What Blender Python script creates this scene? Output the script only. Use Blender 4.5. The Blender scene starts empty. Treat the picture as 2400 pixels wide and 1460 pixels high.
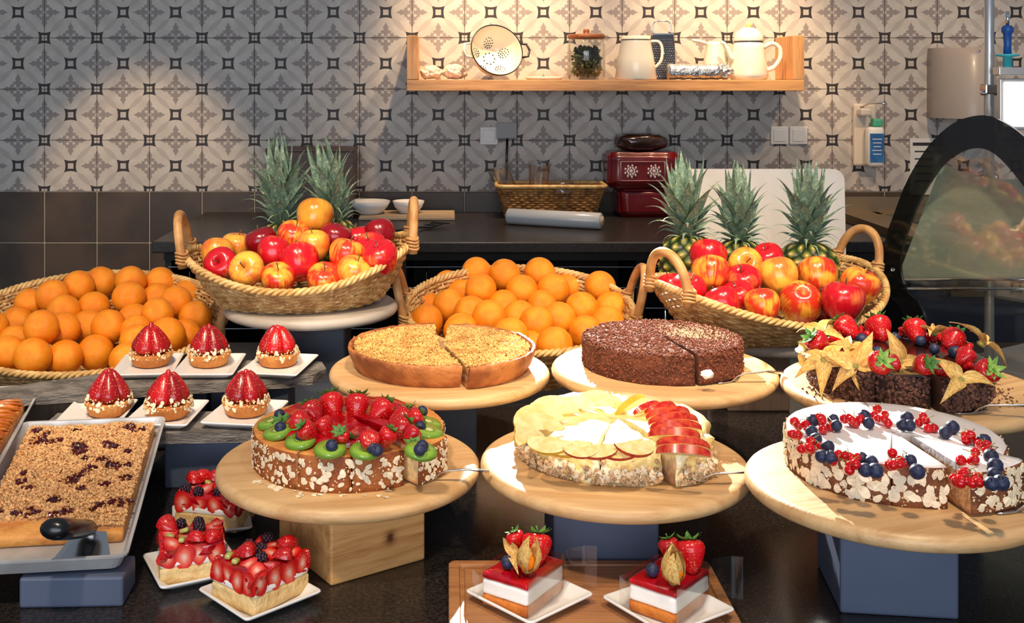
import bpy, bmesh, math, random
from mathutils import Vector, Matrix, Euler, noise
R = math.radians
PI = math.pi
random.seed(11)
SC = bpy.context.scene
COL = SC.collection

# ---------------------------------------------------------------- camera
# the photograph has parallel verticals and a frontal wall: a level camera with a shifted lens
F, CX, CY, EYE = 2600.0, 1050.0, 180.0, 1.6
cam = bpy.data.cameras.new('camera')
cam.sensor_width = 36.0
cam.lens = F / 2400 * 36
cam.shift_x = (1200 - CX) / 2400
cam.shift_y = -(730 - CY) / 2400
cam.clip_start = 0.05
camo = bpy.data.objects.new('camera', cam)
COL.objects.link(camo)
camo.location = (0, 0, EYE)
camo.rotation_euler = (R(90), 0, 0)
SC.camera = camo

# ---------------------------------------------------------------- world, lamps, exposure
SC.view_settings.view_transform = 'Standard'
SC.view_settings.look = 'None'
SC.view_settings.gamma = 1.0
SC.view_settings.use_curve_mapping = False
SC.view_settings.exposure = 0.0
W = bpy.data.worlds.new('daylight')
W.use_nodes = True
SC.world = W
W.node_tree.nodes['Background'].inputs[0].default_value = (0.62, 0.72, 0.88, 1)
W.node_tree.nodes['Background'].inputs[1].default_value = 0.30


def aim(o, target):
    d = Vector(target) - o.location
    o.rotation_euler = d.to_track_quat('-Z', 'Y').to_euler()


def spot(name, loc, target, watts, angle, blend, col, radius=0.03):
    l = bpy.data.lights.new(name, 'SPOT')
    l.energy, l.spot_size, l.spot_blend, l.color, l.shadow_soft_size = watts, R(angle), blend, col, radius
    o = bpy.data.objects.new(name, l)
    COL.objects.link(o)
    o.location = loc
    aim(o, target)
    return o


def area(name, loc, target, watts, sx, sy, col):
    l = bpy.data.lights.new(name, 'AREA')
    l.shape = 'RECTANGLE'
    l.energy, l.size, l.size_y, l.color = watts, sx, sy, col
    o = bpy.data.objects.new(name, l)
    COL.objects.link(o)
    o.location = loc
    aim(o, target)
    return o


WARM, WARM2, COOL = (1.0, 0.70, 0.42), (1.0, 0.81, 0.60), (0.80, 0.88, 1.0)
spot('shelf_spot', (0.14, 3.50, 2.75), (0.16, 4.20, 1.78), 150, 46, 1.0, WARM, 0.025)
spot('shelf_spot', (1.06, 3.50, 2.75), (1.06, 4.20, 1.78), 150, 46, 1.0, WARM, 0.025)
spot('shelf_spot', (0.60, 3.42, 2.95), (0.60, 4.16, 1.74), 105, 78, 0.7, WARM, 0.03)  # weak wide spot added to keep the warm spill round the shelf
spot('wall_pool_spot', (-1.17, 2.75, 2.75), (-1.14, 4.22, 1.02), 125, 28, 0.55, WARM, 0.04)
spot('wall_pool_spot', (1.75, 2.9, 2.75), (1.85, 4.22, 1.25), 60, 52, 0.8, WARM, 0.04)
spot('fruit_spot', (-0.75, 1.15, 2.75), (-0.70, 2.45, 1.05), 130, 46, 0.7, WARM2, 0.05)
spot('fruit_spot', (0.15, 1.20, 2.75), (0.25, 2.40, 1.05), 125, 46, 0.7, WARM2, 0.05)
spot('fruit_spot', (0.95, 1.30, 2.75), (0.80, 2.40, 1.05), 130, 44, 0.7, WARM2, 0.05)
spot('cake_spot', (-0.45, 0.75, 2.7), (-0.35, 1.65, 1.0), 92, 55, 0.8, WARM2, 0.06)
spot('cake_spot', (0.55, 0.80, 2.7), (0.5, 1.75, 1.0), 74, 55, 0.8, WARM2, 0.06)
spot('low_sunlike_spot', (0.30, 3.62, 1.95), (0.365, 1.62, 1.04), 850, 17.7, 0.10, (1.0, 0.95, 0.86), 0.010)
area('shop_window', (-0.4, -2.6, 1.7), (0.1, 2.0, 0.9), 120, 4.0, 2.0, COOL)

# ---------------------------------------------------------------- helpers


def at(px, py, Y):
    return Vector(((px - CX) / F * Y, Y, EYE - (py - CY) / F * Y))


def on(px, py, Z):
    Y = (EYE - Z) * F / (py - CY)
    return Vector(((px - CX) / F * Y, Y, Z))


def lin(c):
    return tuple((x / 12.92 if x <= 0.04045 else ((x + 0.055) / 1.055) ** 2.4) for x in [v / 255 for v in c[:3]]) + (1.0,)


class MB:
    def __init__(s):
        s.v, s.f, s.m, s.s = [], [], [], []

    def add(s, vs, fs, mi=0, sm=True, M=None):
        o = len(s.v)
        if M is not None:
            s.v += [tuple(M @ Vector(v)) for v in vs]
        else:
            s.v += [tuple(v) for v in vs]
        s.f += [tuple(i + o for i in f) for f in fs]
        s.m += [mi] * len(fs)
        s.s += [sm] * len(fs)
        return s

    def mesh(s, name, mats):
        me = bpy.data.meshes.new(name)
        me.from_pydata(s.v, [], s.f)
        for m in (mats if isinstance(mats, (list, tuple)) else [mats]):
            me.materials.append(m)
        me.polygons.foreach_set('material_index', s.m)
        me.polygons.foreach_set('use_smooth', s.s)
        me.update()
        return me

    def box(s, c, d, mi=0, M=None):
        x, y, z = d[0] / 2, d[1] / 2, d[2] / 2
        vs = [(c[0] + a * x, c[1] + b * y, c[2] + e * z) for a in (-1, 1) for b in (-1, 1) for e in (-1, 1)]
        fs = [(0, 1, 3, 2), (4, 6, 7, 5), (0, 4, 5, 1), (2, 3, 7, 6), (0, 2, 6, 4), (1, 5, 7, 3)]
        return s.add(vs, fs, mi, False, M)

    def rbox(s, c, d, b, mi=0, M=None, seg=2, sm=False):
        bm = bmesh.new()
        bmesh.ops.create_cube(bm, size=1.0)
        bmesh.ops.scale(bm, vec=d, verts=bm.verts)
        bmesh.ops.bevel(bm, geom=bm.edges[:] + bm.verts[:], offset=b, segments=seg, profile=0.5, affect='EDGES')
        bmesh.ops.translate(bm, vec=c, verts=bm.verts)
        bm.verts.index_update()
        s.add([v.co.copy() for v in bm.verts], [[v.index for v in f.verts] for f in bm.faces], mi, sm, M)
        bm.free()
        return s

    def tube(s, pts, r, n=8, closed=False, mi=0, M=None, flat=1.0):
        pts = [Vector(p) for p in pts]
        N = len(pts)
        rs = r if isinstance(r, (list, tuple)) else [r] * N
        vs, fs = [], []
        up = None
        for i, p in enumerate(pts):
            if closed:
                t = pts[(i + 1) % N] - pts[i - 1]
            else:
                t = pts[min(i + 1, N - 1)] - pts[max(i - 1, 0)]
            t = t.normalized() if t.length > 1e-9 else Vector((0, 0, 1))
            if up is None:
                a = Vector((0, 0, 1)) if abs(t.z) < 0.9 else Vector((1, 0, 0))
                up = (a - t * a.dot(t)).normalized()
            else:
                up = up - t * up.dot(t)
                up = up.normalized() if up.length > 1e-9 else Vector((0, 0, 1))
            w = t.cross(up)
            for k in range(n):
                a = 2 * PI * k / n
                vs.append(p + (up * math.cos(a) * flat + w * math.sin(a)) * rs[i])
        L = N if closed else N - 1
        for i in range(L):
            j = (i + 1) % N
            for k in range(n):
                k2 = (k + 1) % n
                fs.append((i * n + k, i * n + k2, j * n + k2, j * n + k))
        if not closed:
            fs.append(tuple(range(n - 1, -1, -1)))
            fs.append(tuple((N - 1) * n + k for k in range(n)))
        return s.add(vs, fs, mi, True, M)

    def lathe(s, prof, n=24, mi=0, M=None, sm=True, fn=None):
        """prof: (r, z) from one end to the other; fn(r, z, a) may change a point"""
        vs, fs, rows = [], [], []
        for (r, z) in prof:
            if r < 1e-6:
                rows.append([len(vs)])
                vs.append((0, 0, z))
            else:
                row = []
                for k in range(n):
                    a = 2 * PI * k / n
                    rr, zz = (r, z) if fn is None else fn(r, z, a)
                    row.append(len(vs))
                    vs.append((rr * math.cos(a), rr * math.sin(a), zz))
                rows.append(row)
        for A, B in zip(rows, rows[1:]):
            for k in range(n):
                k2 = (k + 1) % n
                if len(A) == 1 and len(B) == 1:
                    continue
                if len(A) == 1:
                    fs.append((A[0], B[k2], B[k]))
                elif len(B) == 1:
                    fs.append((A[k], A[k2], B[0]))
                else:
                    fs.append((A[k], A[k2], B[k2], B[k]))
        return s.add(vs, fs, mi, sm, M)

    def prism(s, poly, z0, z1, mi=0, M=None, sm=False):
        n = len(poly)
        vs = [(x, y, z0) for x, y in poly] + [(x, y, z1) for x, y in poly]
        fs = [tuple(range(n - 1, -1, -1)), tuple(range(n, 2 * n))]
        fs += [(i, (i + 1) % n, n + (i + 1) % n, n + i) for i in range(n)]
        return s.add(vs, fs, mi, sm, M)

    def ball(s, c, r, n=12, m=8, mi=0, sc=(1, 1, 1)):
        prof = [(r * math.sin(PI * i / m), -r * math.cos(PI * i / m)) for i in range(m + 1)]
        prof[0], prof[-1] = (0, -r), (0, r)
        return s.lathe(prof, n, mi, Matrix.Translation(c) @ Matrix.Diagonal((*sc, 1)))

    def grid(s, fn, nu, nv, mi=0, sm=True, M=None):
        vs = [fn(i / nu, j / nv) for j in range(nv + 1) for i in range(nu + 1)]
        fs = [(j * (nu + 1) + i, j * (nu + 1) + i + 1, (j + 1) * (nu + 1) + i + 1, (j + 1) * (nu + 1) + i)
              for j in range(nv) for i in range(nu)]
        return s.add(vs, fs, mi, sm, M)


ICO_V = [(0, -.526, .851), (0, .526, .851), (.851, 0, .526), (-.851, 0, .526), (.526, .851, 0), (-.526, .851, 0),
         (.526, -.851, 0), (-.526, -.851, 0), (.851, 0, -.526), (-.851, 0, -.526), (0, -.526, -.851), (0, .526, -.851)]
ICO_F = [(0, 2, 1), (0, 1, 3), (0, 3, 7), (0, 7, 6), (0, 6, 2), (2, 4, 1), (1, 4, 5), (1, 5, 3), (3, 5, 9), (3, 9, 7),
         (7, 9, 10), (7, 10, 6), (6, 10, 8), (6, 8, 2), (2, 8, 4), (4, 8, 11), (4, 11, 5), (5, 11, 9), (9, 11, 10), (10, 11, 8)]


def crumbs(mb, pts, smin, smax, mi=0, rng=random, flat=1.0):
    """small lumps, each its own island"""
    for p in pts:
        k = rng.uniform(smin, smax)
        sc = [k * rng.uniform(.6, 1.3), k * rng.uniform(.6, 1.3), k * rng.uniform(.5, 1.1) * flat]
        M = Matrix.Translation(p) @ Euler((rng.uniform(0, 6), rng.uniform(0, 6), rng.uniform(0, 6))).to_matrix().to_4x4() @ Matrix.Diagonal((*sc, 1))
        mb.add(ICO_V, ICO_F, mi, False, M)


def obj(name, me, parent=None, loc=(0, 0, 0), rot=(0, 0, 0), sc=(1, 1, 1), **props):
    o = bpy.data.objects.new(name, me)
    COL.objects.link(o)
    if parent is not None:
        o.parent = parent
    o.location = loc
    o.rotation_euler = rot
    o.scale = (sc, sc, sc) if isinstance(sc, (int, float)) else sc
    for k, v in props.items():
        if v is not None:
            o[k] = v
    return o


def thing(name, label, cat, loc=(0, 0, 0), rotz=0.0, group=None, rot=None):
    return obj(name, None, None, loc, rot if rot is not None else (0, 0, rotz), label=label, category=cat, group=group)


def tag(o, label, cat, group=None):
    o['label'], o['category'] = label, cat
    if group:
        o['group'] = group
    return o


# ---------------------------------------------------------------- materials
def N(nt, t, **kw):
    n = nt.nodes.new(t)
    for k, v in kw.items():
        if k == 'ins':
            for i, x in v.items():
                if isinstance(x, bpy.types.NodeSocket):
                    nt.links.new(x, n.inputs[i])
                else:
                    n.inputs[i].default_value = x
        else:
            setattr(n, k, v)
    return n


def newmat(name):
    m = bpy.data.materials.new(name)
    m.use_nodes = True
    nt = m.node_tree
    return m, nt, nt.nodes['Principled BSDF']


def mth(nt, op, a, b=None, c=None, clamp=False):
    ins = {0: a}
    if b is not None:
        ins[1] = b
    if c is not None:
        ins[2] = c
    return N(nt, 'ShaderNodeMath', operation=op, use_clamp=clamp, ins=ins).outputs[0]


def mix(nt, fac, a, b):
    n = N(nt, 'ShaderNodeMix', data_type='RGBA')
    for s, x in ((n.inputs[0], fac), (n.inputs[6], a), (n.inputs[7], b)):
        if isinstance(x, bpy.types.NodeSocket):
            nt.links.new(x, s)
        else:
            s.default_value = x
    return n.outputs[2]


def ramp(nt, fac, stops, interp='LINEAR'):
    n = N(nt, 'ShaderNodeValToRGB', ins={0: fac})
    n.color_ramp.interpolation = interp
    e = n.color_ramp.elements
    while len(e) < len(stops):
        e.new(0.5)
    for i, (p, c) in enumerate(stops):
        e[i].position, e[i].color = p, c
    return n.outputs[0]


def mat(name, c, c2=None, ns=8.0, nd=3.0, lo=.4, hi=.62, rough=.5, metal=0.0, bump=0.0, bs=60.0, coat=0.0, trans=0.0,
        ior=1.45, sss=0.0, alpha=1.0, island=0.0, objrand=0.0, stretch=None, c3=None, ns3=25.0, lo3=.55, hi3=.66, spec=.5, emit=0.0, gen=False):
    m, nt, b = newmat(name)
    tc = N(nt, 'ShaderNodeTexCoord').outputs['Generated' if gen else 'Object']
    oi = N(nt, 'ShaderNodeObjectInfo').outputs['Random']
    off = N(nt, 'ShaderNodeVectorMath', operation='ADD', ins={0: tc, 1: (0, 0, 0)})
    nt.links.new(mth(nt, 'MULTIPLY', oi, 37.0), off.inputs[1])
    vec = off.outputs[0]
    if stretch:
        vec = N(nt, 'ShaderNodeMapping', ins={0: vec, 3: stretch}).outputs[0]
    col = lin(c)
    if c2 is not None:
        nz = N(nt, 'ShaderNodeTexNoise', ins={'Vector': vec, 'Scale': ns, 'Detail': nd}).outputs[0]
        f = N(nt, 'ShaderNodeMapRange', ins={0: nz, 1: lo, 2: hi}).outputs[0]
        col = mix(nt, f, lin(c), lin(c2))
    if c3 is not None:
        nz = N(nt, 'ShaderNodeTexNoise', ins={'Vector': vec, 'Scale': ns3, 'Detail': 3.0}).outputs[0]
        f = N(nt, 'ShaderNodeMapRange', ins={0: nz, 1: lo3, 2: hi3}).outputs[0]
        col = mix(nt, f, col, lin(c3))
    if island or objrand:
        src = N(nt, 'ShaderNodeNewGeometry').outputs['Random Per Island'] if island else oi
        k = island or objrand
        v = N(nt, 'ShaderNodeMapRange', ins={0: src, 3: 1 - k, 4: 1 + k}).outputs[0]
        hs = N(nt, 'ShaderNodeHueSaturation', ins={'Value': v})
        if isinstance(col, bpy.types.NodeSocket):
            nt.links.new(col, hs.inputs['Color'])
        else:
            hs.inputs['Color'].default_value = col
        col = hs.outputs[0]
    if isinstance(col, bpy.types.NodeSocket):
        nt.links.new(col, b.inputs['Base Color'])
    else:
        b.inputs['Base Color'].default_value = col
    b.inputs['Roughness'].default_value = rough
    b.inputs['Metallic'].default_value = metal
    b.inputs['IOR'].default_value = ior
    b.inputs['Specular IOR Level'].default_value = spec
    b.inputs['Coat Weight'].default_value = coat
    b.inputs['Coat Roughness'].default_value = 0.08
    b.inputs['Transmission Weight'].default_value = trans
    b.inputs['Alpha'].default_value = alpha
    if sss:
        b.inputs['Subsurface Weight'].default_value = sss
        b.inputs['Subsurface Radius'].default_value = (0.02, 0.008, 0.004)
        b.inputs['Subsurface Scale'].default_value = 0.3
    if emit:
        b.inputs['Emission Color'].default_value = lin(c)
        b.inputs['Emission Strength'].default_value = emit
    if bump:
        nz = N(nt, 'ShaderNodeTexNoise', ins={'Vector': vec, 'Scale': bs, 'Detail': 4.0}).outputs[0]
        bp = N(nt, 'ShaderNodeBump', ins={'Height': nz, 'Strength': bump, 'Distance': 0.01})
        nt.links.new(bp.outputs[0], b.inputs['Normal'])
    return m


def wood(name, c, c2, axis=0, rings=5.0, rough=.45, coat=0.0, knot=None, grain=1.0):
    """long grain along one axis"""
    m, nt, b = newmat(name)
    tc = N(nt, 'ShaderNodeTexCoord').outputs['Object']
    oi = N(nt, 'ShaderNodeObjectInfo').outputs['Random']
    off = N(nt, 'ShaderNodeVectorMath', operation='ADD', ins={0: tc})
    nt.links.new(mth(nt, 'MULTIPLY', oi, 11.0), off.inputs[1])
    s = [26.0, 26.0, 26.0]
    s[axis] = 1.6
    mp = N(nt, 'ShaderNodeMapping', ins={0: off.outputs[0], 3: tuple(s)}).outputs[0]
    n1 = N(nt, 'ShaderNodeTexNoise', ins={'Vector': mp, 'Scale': rings * .3, 'Detail': 5.0, 'Distortion': 1.2}).outputs[0]
    n2 = N(nt, 'ShaderNodeTexNoise', ins={'Vector': mp, 'Scale': rings * 2.4, 'Detail': 4.0}).outputs[0]
    f = mth(nt, 'ADD', mth(nt, 'MULTIPLY', n1, .7), mth(nt, 'MULTIPLY', n2, .3 * grain))
    col = ramp(nt, f, [(.33, lin(c2)), (.52, lin(c)), (.66, lin([min(255, v * 1.06) for v in c]))])
    if knot:
        d = N(nt, 'ShaderNodeVectorMath', operation='DISTANCE', ins={0: tc, 1: knot}).outputs['Value']
        w = mth(nt, 'ADD', d, mth(nt, 'MULTIPLY', mth(nt, 'SUBTRACT', n1, .5), .012))
        k = ramp(nt, mth(nt, 'MULTIPLY', w, 40.0), [(.12, (1, 1, 1, 1)), (.3, (.45, .45, .45, 1)), (.5, (.1, .1, .1, 1)), (.7, (0, 0, 0, 1))])
        col = mix(nt, k, col, lin((92, 44, 18)))
    nt.links.new(col, b.inputs['Base Color'])
    b.inputs['Roughness'].default_value = rough
    b.inputs['Coat Weight'].default_value = coat
    bp = N(nt, 'ShaderNodeBump', ins={'Height': n2, 'Strength': .12, 'Distance': .004})
    nt.links.new(bp.outputs[0], b.inputs['Normal'])
    return m


def tile_material():
    """printed cement tile: dark frames at centre and corners, grey crosses at edge middles, overlapping pale rings"""
    m, nt, b = newmat('patterned_tile')
    tc = N(nt, 'ShaderNodeTexCoord').outputs['Object']
    sp = N(nt, 'ShaderNodeSeparateXYZ', ins={0: tc})
    u = mth(nt, 'ABSOLUTE', mth(nt, 'DIVIDE', sp.outputs[0], 0.2))
    v = mth(nt, 'ABSOLUTE', mth(nt, 'DIVIDE', sp.outputs[2], 0.195))
    flip = mth(nt, 'GREATER_THAN', mth(nt, 'ADD', u, v), 0.5)
    x = mth(nt, 'ABSOLUTE', mth(nt, 'SUBTRACT', u, mth(nt, 'MULTIPLY', flip, .5)))
    y = mth(nt, 'ABSOLUTE', mth(nt, 'SUBTRACT', v, mth(nt, 'MULTIPLY', flip, .5)))

    def lt(a, bb, soft=.008):
        return N(nt, 'ShaderNodeMapRange', ins={0: mth(nt, 'SUBTRACT', bb, a), 1: -soft / 2, 2: soft / 2}).outputs[0]
    # frames: concave sided square with a square hole
    mx, mn = mth(nt, 'MAXIMUM', x, y), mth(nt, 'MINIMUM', x, y)
    edge = mth(nt, 'MULTIPLY_ADD', mth(nt, 'MULTIPLY', mn, mn), 1.7, .100)
    frame = mth(nt, 'MULTIPLY', lt(mx, edge), mth(nt, 'SUBTRACT', 1.0, lt(mx, .053)))
    # cross centred on the nearest edge middle
    cxx = mth(nt, 'GREATER_THAN', x, y)
    qx = mth(nt, 'ABSOLUTE', mth(nt, 'SUBTRACT', x, mth(nt, 'MULTIPLY', cxx, .5)))
    qy = mth(nt, 'ABSOLUTE', mth(nt, 'SUBTRACT', y, mth(nt, 'MULTIPLY', mth(nt, 'SUBTRACT', 1.0, cxx), .5)))
    a, w = mth(nt, 'MAXIMUM', qx, qy), mth(nt, 'MINIMUM', qx, qy)
    g = lambda k: (k, k, k, 1)
    prof = ramp(nt, mth(nt, 'MULTIPLY', a, 3.2), [(0, g(.085)), (.13, g(.030)), (.24, g(.026)), (.33, g(.085)), (.42, g(.115)), (.48, g(.06)),
                                                  (.55, g(.026)), (.64, g(.066)), (.74, g(.040)), (.94, g(0.0))], 'B_SPLINE')
    lobe = N(nt, 'ShaderNodeVectorMath', operation='DISTANCE', ins={0: N(nt, 'ShaderNodeCombineXYZ', ins={0: a, 1: w}).outputs[0], 1: (.088, .088, 0)}).outputs['Value']
    cross = mth(nt, 'MAXIMUM', lt(w, prof), lt(lobe, .019))
    rad = N(nt, 'ShaderNodeVectorMath', operation='LENGTH', ins={0: N(nt, 'ShaderNodeCombineXYZ', ins={0: qx, 1: qy}).outputs[0]}).outputs['Value']
    cross = mth(nt, 'MULTIPLY', cross, mth(nt, 'SUBTRACT', 1.0, mth(nt, 'MULTIPLY', lt(rad, .034), mth(nt, 'SUBTRACT', 1.0, lt(rad, .014)))))
    # lens where two rings round neighbouring crosses overlap
    p = N(nt, 'ShaderNodeCombineXYZ', ins={0: x, 1: y}).outputs[0]
    d1 = N(nt, 'ShaderNodeVectorMath', operation='DISTANCE', ins={0: p, 1: (.5, 0, 0)}).outputs['Value']
    d2 = N(nt, 'ShaderNodeVectorMath', operation='DISTANCE', ins={0: p, 1: (0, .5, 0)}).outputs['Value']
    lens = lt(mth(nt, 'MAXIMUM', d1, d2), .405, .012)
    outside = mth(nt, 'SUBTRACT', 1.0, lt(mth(nt, 'MINIMUM', d1, d2), .405, .012))
    oi = N(nt, 'ShaderNodeObjectInfo').outputs['Random']
    off = N(nt, 'ShaderNodeVectorMath', operation='ADD', ins={0: tc})
    nt.links.new(mth(nt, 'MULTIPLY', oi, 31.0), off.inputs[1])
    nz = N(nt, 'ShaderNodeTexNoise', ins={'Vector': off.outputs[0], 'Scale': 22.0, 'Detail': 4.0}).outputs[0]
    base = mix(nt, N(nt, 'ShaderNodeMapRange', ins={0: nz, 1: .35, 2: .7}).outputs[0], lin((196, 187, 175)), lin((180, 170, 159)))
    col = mix(nt, mth(nt, 'MULTIPLY', outside, .16), base, lin((160, 152, 144)))
    col = mix(nt, mth(nt, 'MULTIPLY', lens, .65), col, lin((164, 154, 146)))
    col = mix(nt, mth(nt, 'MULTIPLY', cross, .9), col, lin((134, 123, 118)))
    col = mix(nt, frame, col, lin((44, 37, 35)))
    nt.links.new(col, b.inputs['Base Color'])
    b.inputs['Roughness'].default_value = .55
    return m


M = {}
M['tile'] = tile_material()
M['grout_dark'] = mat('dark_grout', (84, 78, 74), rough=.9)
M['grout_light'] = mat('light_grout', (168, 158, 142), rough=.9)
M['dark_tile'] = mat('dark_brown_tile', (84, 68, 54), (66, 54, 43), ns=6, rough=.38, bump=.04, bs=25)
M['granite'] = mat('dark_granite', (44, 39, 37), (26, 23, 22), ns=160, nd=2, lo=.42, hi=.6, rough=.22, c3=(92, 84, 78), ns3=420, lo3=.64, hi3=.72)
M['worktop'] = mat('dark_worktop', (52, 45, 42), (40, 35, 33), ns=90, rough=.32, c3=(74, 66, 60), ns3=300, lo3=.62, hi3=.7)
M['cabinet'] = mat('dark_cabinet', (34, 28, 26), (26, 22, 21), ns=10, rough=.5)
M['steel'] = mat('brushed_steel', (196, 194, 190), rough=.34, metal=.65, bump=.03, bs=200, stretch=(1, 30, 1))
M['sink_steel'] = mat('sink_steel', (168, 146, 116), rough=.32, metal=.8)
M['chrome'] = mat('polished_steel', (214, 214, 214), rough=.12, metal=1.0)
M['alu'] = mat('aluminium_pan', (206, 203, 199), (182, 179, 175), ns=14, rough=.4, metal=.35)
M['floor'] = mat('floor_tile', (58, 54, 50), (48, 45, 42), ns=5, rough=.5)
M['oak'] = wood('oak_shelf', (205, 150, 92), (168, 112, 60), axis=0, rough=.45)
M['oak_v'] = wood('oak_shelf_upright', (205, 150, 92), (168, 112, 60), axis=2, rough=.45)
M['beech'] = wood('beech_board', (214, 174, 122), (196, 150, 98), axis=0, rings=4, rough=.42, grain=.8)
M['pine'] = wood('pine_block', (204, 152, 92), (172, 112, 58), axis=0, rings=6, rough=.5, knot=(.075, -.085, .048))
M['teak'] = wood('brown_serving_board', (168, 116, 72), (134, 84, 48), axis=0, rings=6, rough=.45)
M['oldwood'] = wood('dull_brown_block', (120, 96, 76), (92, 70, 54), axis=2, rings=5, rough=.6)
M['blue'] = mat('blue_grey_paint', (84, 93, 114), (75, 84, 104), ns=5, rough=.45)
M['darkblue'] = mat('dark_blue_grey_paint', (68, 74, 87), (58, 64, 77), ns=5, rough=.5)
M['slate'] = mat('grey_slate', (124, 116, 108), (84, 78, 73), ns=30, rough=.75, bump=.5, bs=70, c3=(128, 120, 112), ns3=60, lo3=.58, hi3=.7, stretch=(1, 1, 5))
M['porcelain'] = mat('white_porcelain', (232, 228, 222), rough=.18, coat=.3)
M['enamel'] = mat('cream_enamel', (240, 228, 204), rough=.22, coat=.3)
M['black'] = mat('black_plastic', (18, 18, 19), rough=.28, coat=.2)
M['blackrim'] = mat('black_enamel_rim', (30, 26, 24), rough=.3)
M['whiteplastic'] = mat('white_plastic', (226, 222, 214), rough=.4)
# ---------------------------------------------------------------- the room
WY = 4.224                                   # face of the tiled wall
X0, TW, TH, ZB = -1.537, 0.2, 0.195, 1.163   # tile grid


def structure(name, me, **kw):
    return obj(name, me, kind='structure', **kw)


mb = MB()
mb.box((.6, WY + .102, 1.163 + .7), (6.4, .2, 1.4), 0)
mb.box((.6, WY + .102, .5815), (6.4, .2, 1.163), 1)
wall = structure('wall_back', mb.mesh('wall_back', [M['grout_dark'], M['grout_light']]))
pt = MB().rbox((0, .004, 0), (TW - .0018, .008, TH - .0018), .0012, seg=1).mesh('patterned_tile', M['tile'])
dt = MB().rbox((0, .004, 0), (TW - .0036, .008, TH - .0036), .002, seg=1).mesh('dark_tile', M['dark_tile'])
for k in range(-4, 23):
    for j in range(5):
        obj('patterned_tile', pt, wall, (X0 + TW * (k + .5), WY, ZB + TH * (j + .5)))
    for j in range(4):
        if j == 0 or k < 7:
            obj('dark_tile', dt, wall, (X0 + TW * (k + .5), WY, ZB - TH * (j + .5)))
structure('floor', MB().box((.6, 1.8, -.02), (6.4, 5.2, .04)).mesh('floor', M['floor']))

# back counter: worktop, cabinets, racks
wt = obj('back_worktop', MB().rbox((.2375, (3.46 + WY) / 2, 1.0675), (2.325, WY - 3.46, .035), .004).mesh('back_worktop', M['worktop']))
tag(wt, 'long dark stone worktop against the tiled wall', 'worktop')
cab = thing('under_counter_rack', 'dark open cabinet with thin chrome racks under the back worktop', 'cabinet', (0.2375, 3.5, 0))
mb = MB()
mb.box((0, .69, .525), (2.27, .02, 1.05))
for x in (-1.125, -.38, .37, 1.125):
    mb.box((x, .36, .525), (.02, .68, 1.05))
mb.box((0, .35, .05), (2.27, .68, .1))
mb.box((0, .02, 1.035), (2.27, .03, .03))
obj('carcass', mb.mesh('carcass', M['cabinet']), cab)
fr = MB().box((0, 0, 0), (.70, .012, .17)).mesh('dark_panel', M['cabinet'])
for bay in (-.755, -.005, .75):
    for z in (1.0, .935, .87, .805, .74, .67, .60):
        obj('rack_rod', MB().tube([(bay - .365, .0, z), (bay + .365, .0, z)], .0028, 6).mesh('rack_rod', M['chrome']), cab)
    for z in (.9,):
        obj('back_panel', fr, cab, (bay, .30, z))
    obj('upright_rod', MB().tube([(bay - .3, .01, 1.02), (bay - .3, .01, .3)], .003, 6).mesh('upright_rod', M['chrome']), cab)

# sink unit on the right
sk = thing('sink_unit', 'steel sink unit beside the wall behind the glass case', 'sink', (1.86, 3.84, 0))
mb = MB()
mb.box((-.30, 0, 1.072), (.14, .76, .03))
mb.box((.31, 0, 1.072), (.14, .76, .03))
mb.box((0, .345, 1.072), (.50, .07, .03))
mb.box((0, -.33, 1.072), (.50, .10, .03))
obj('sink_top', mb.mesh('sink_top', M['sink_steel']), sk)
mb = MB()
mb.box((0, .02, .90), (.50, .62, .008))
for a, b_, c_, d_ in ((-.248, .02, .006, .60), (.248, .02, .006, .60), (0, .315, .50, .006), (0, -.285, .50, .006)):
    mb.box((a, b_, .98), (c_, d_, .16))
obj('basin', mb.mesh('basin', M['sink_steel']), sk)
obj('backsplash', MB().box((0, .372, 1.115), (.76, .012, .06)).mesh('backsplash', M['sink_steel']), sk)
mb = MB()
mb.box((0, .05, .53), (.74, .64, 1.05))
obj('base_cabinet', mb.mesh('base_cabinet', M['darkblue']), sk)
mb = MB().tube([(0, 0, 0), (0, 0, .12), (0, -.02, .15), (0, -.08, .165), (0, -.13, .15), (0, -.14, .12)], .010, 10)
mb.lathe([(0, 0), (.024, 0), (.022, .02), (.012, .03), (0, .03)], 14)
mb.tube([(.01, 0, .06), (.06, 0, .09)], .006, 8)
obj('tap', mb.mesh('tap', M['chrome']), sk, (.14, .34, 1.087))

# display counter
mb = MB().rbox((.4, 2.06, .88), (3.6, 1.74, .04), .006)
ct = obj('display_counter', None)
tag(ct, 'polished dark granite counter carrying the cakes and baskets', 'counter')
obj('stone_top', mb.mesh('stone_top', M['granite']), ct)
obj('counter_base', MB().box((.4, 2.06, .43), (3.5, 1.62, .858)).mesh('counter_base', M['cabinet']), ct)
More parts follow.
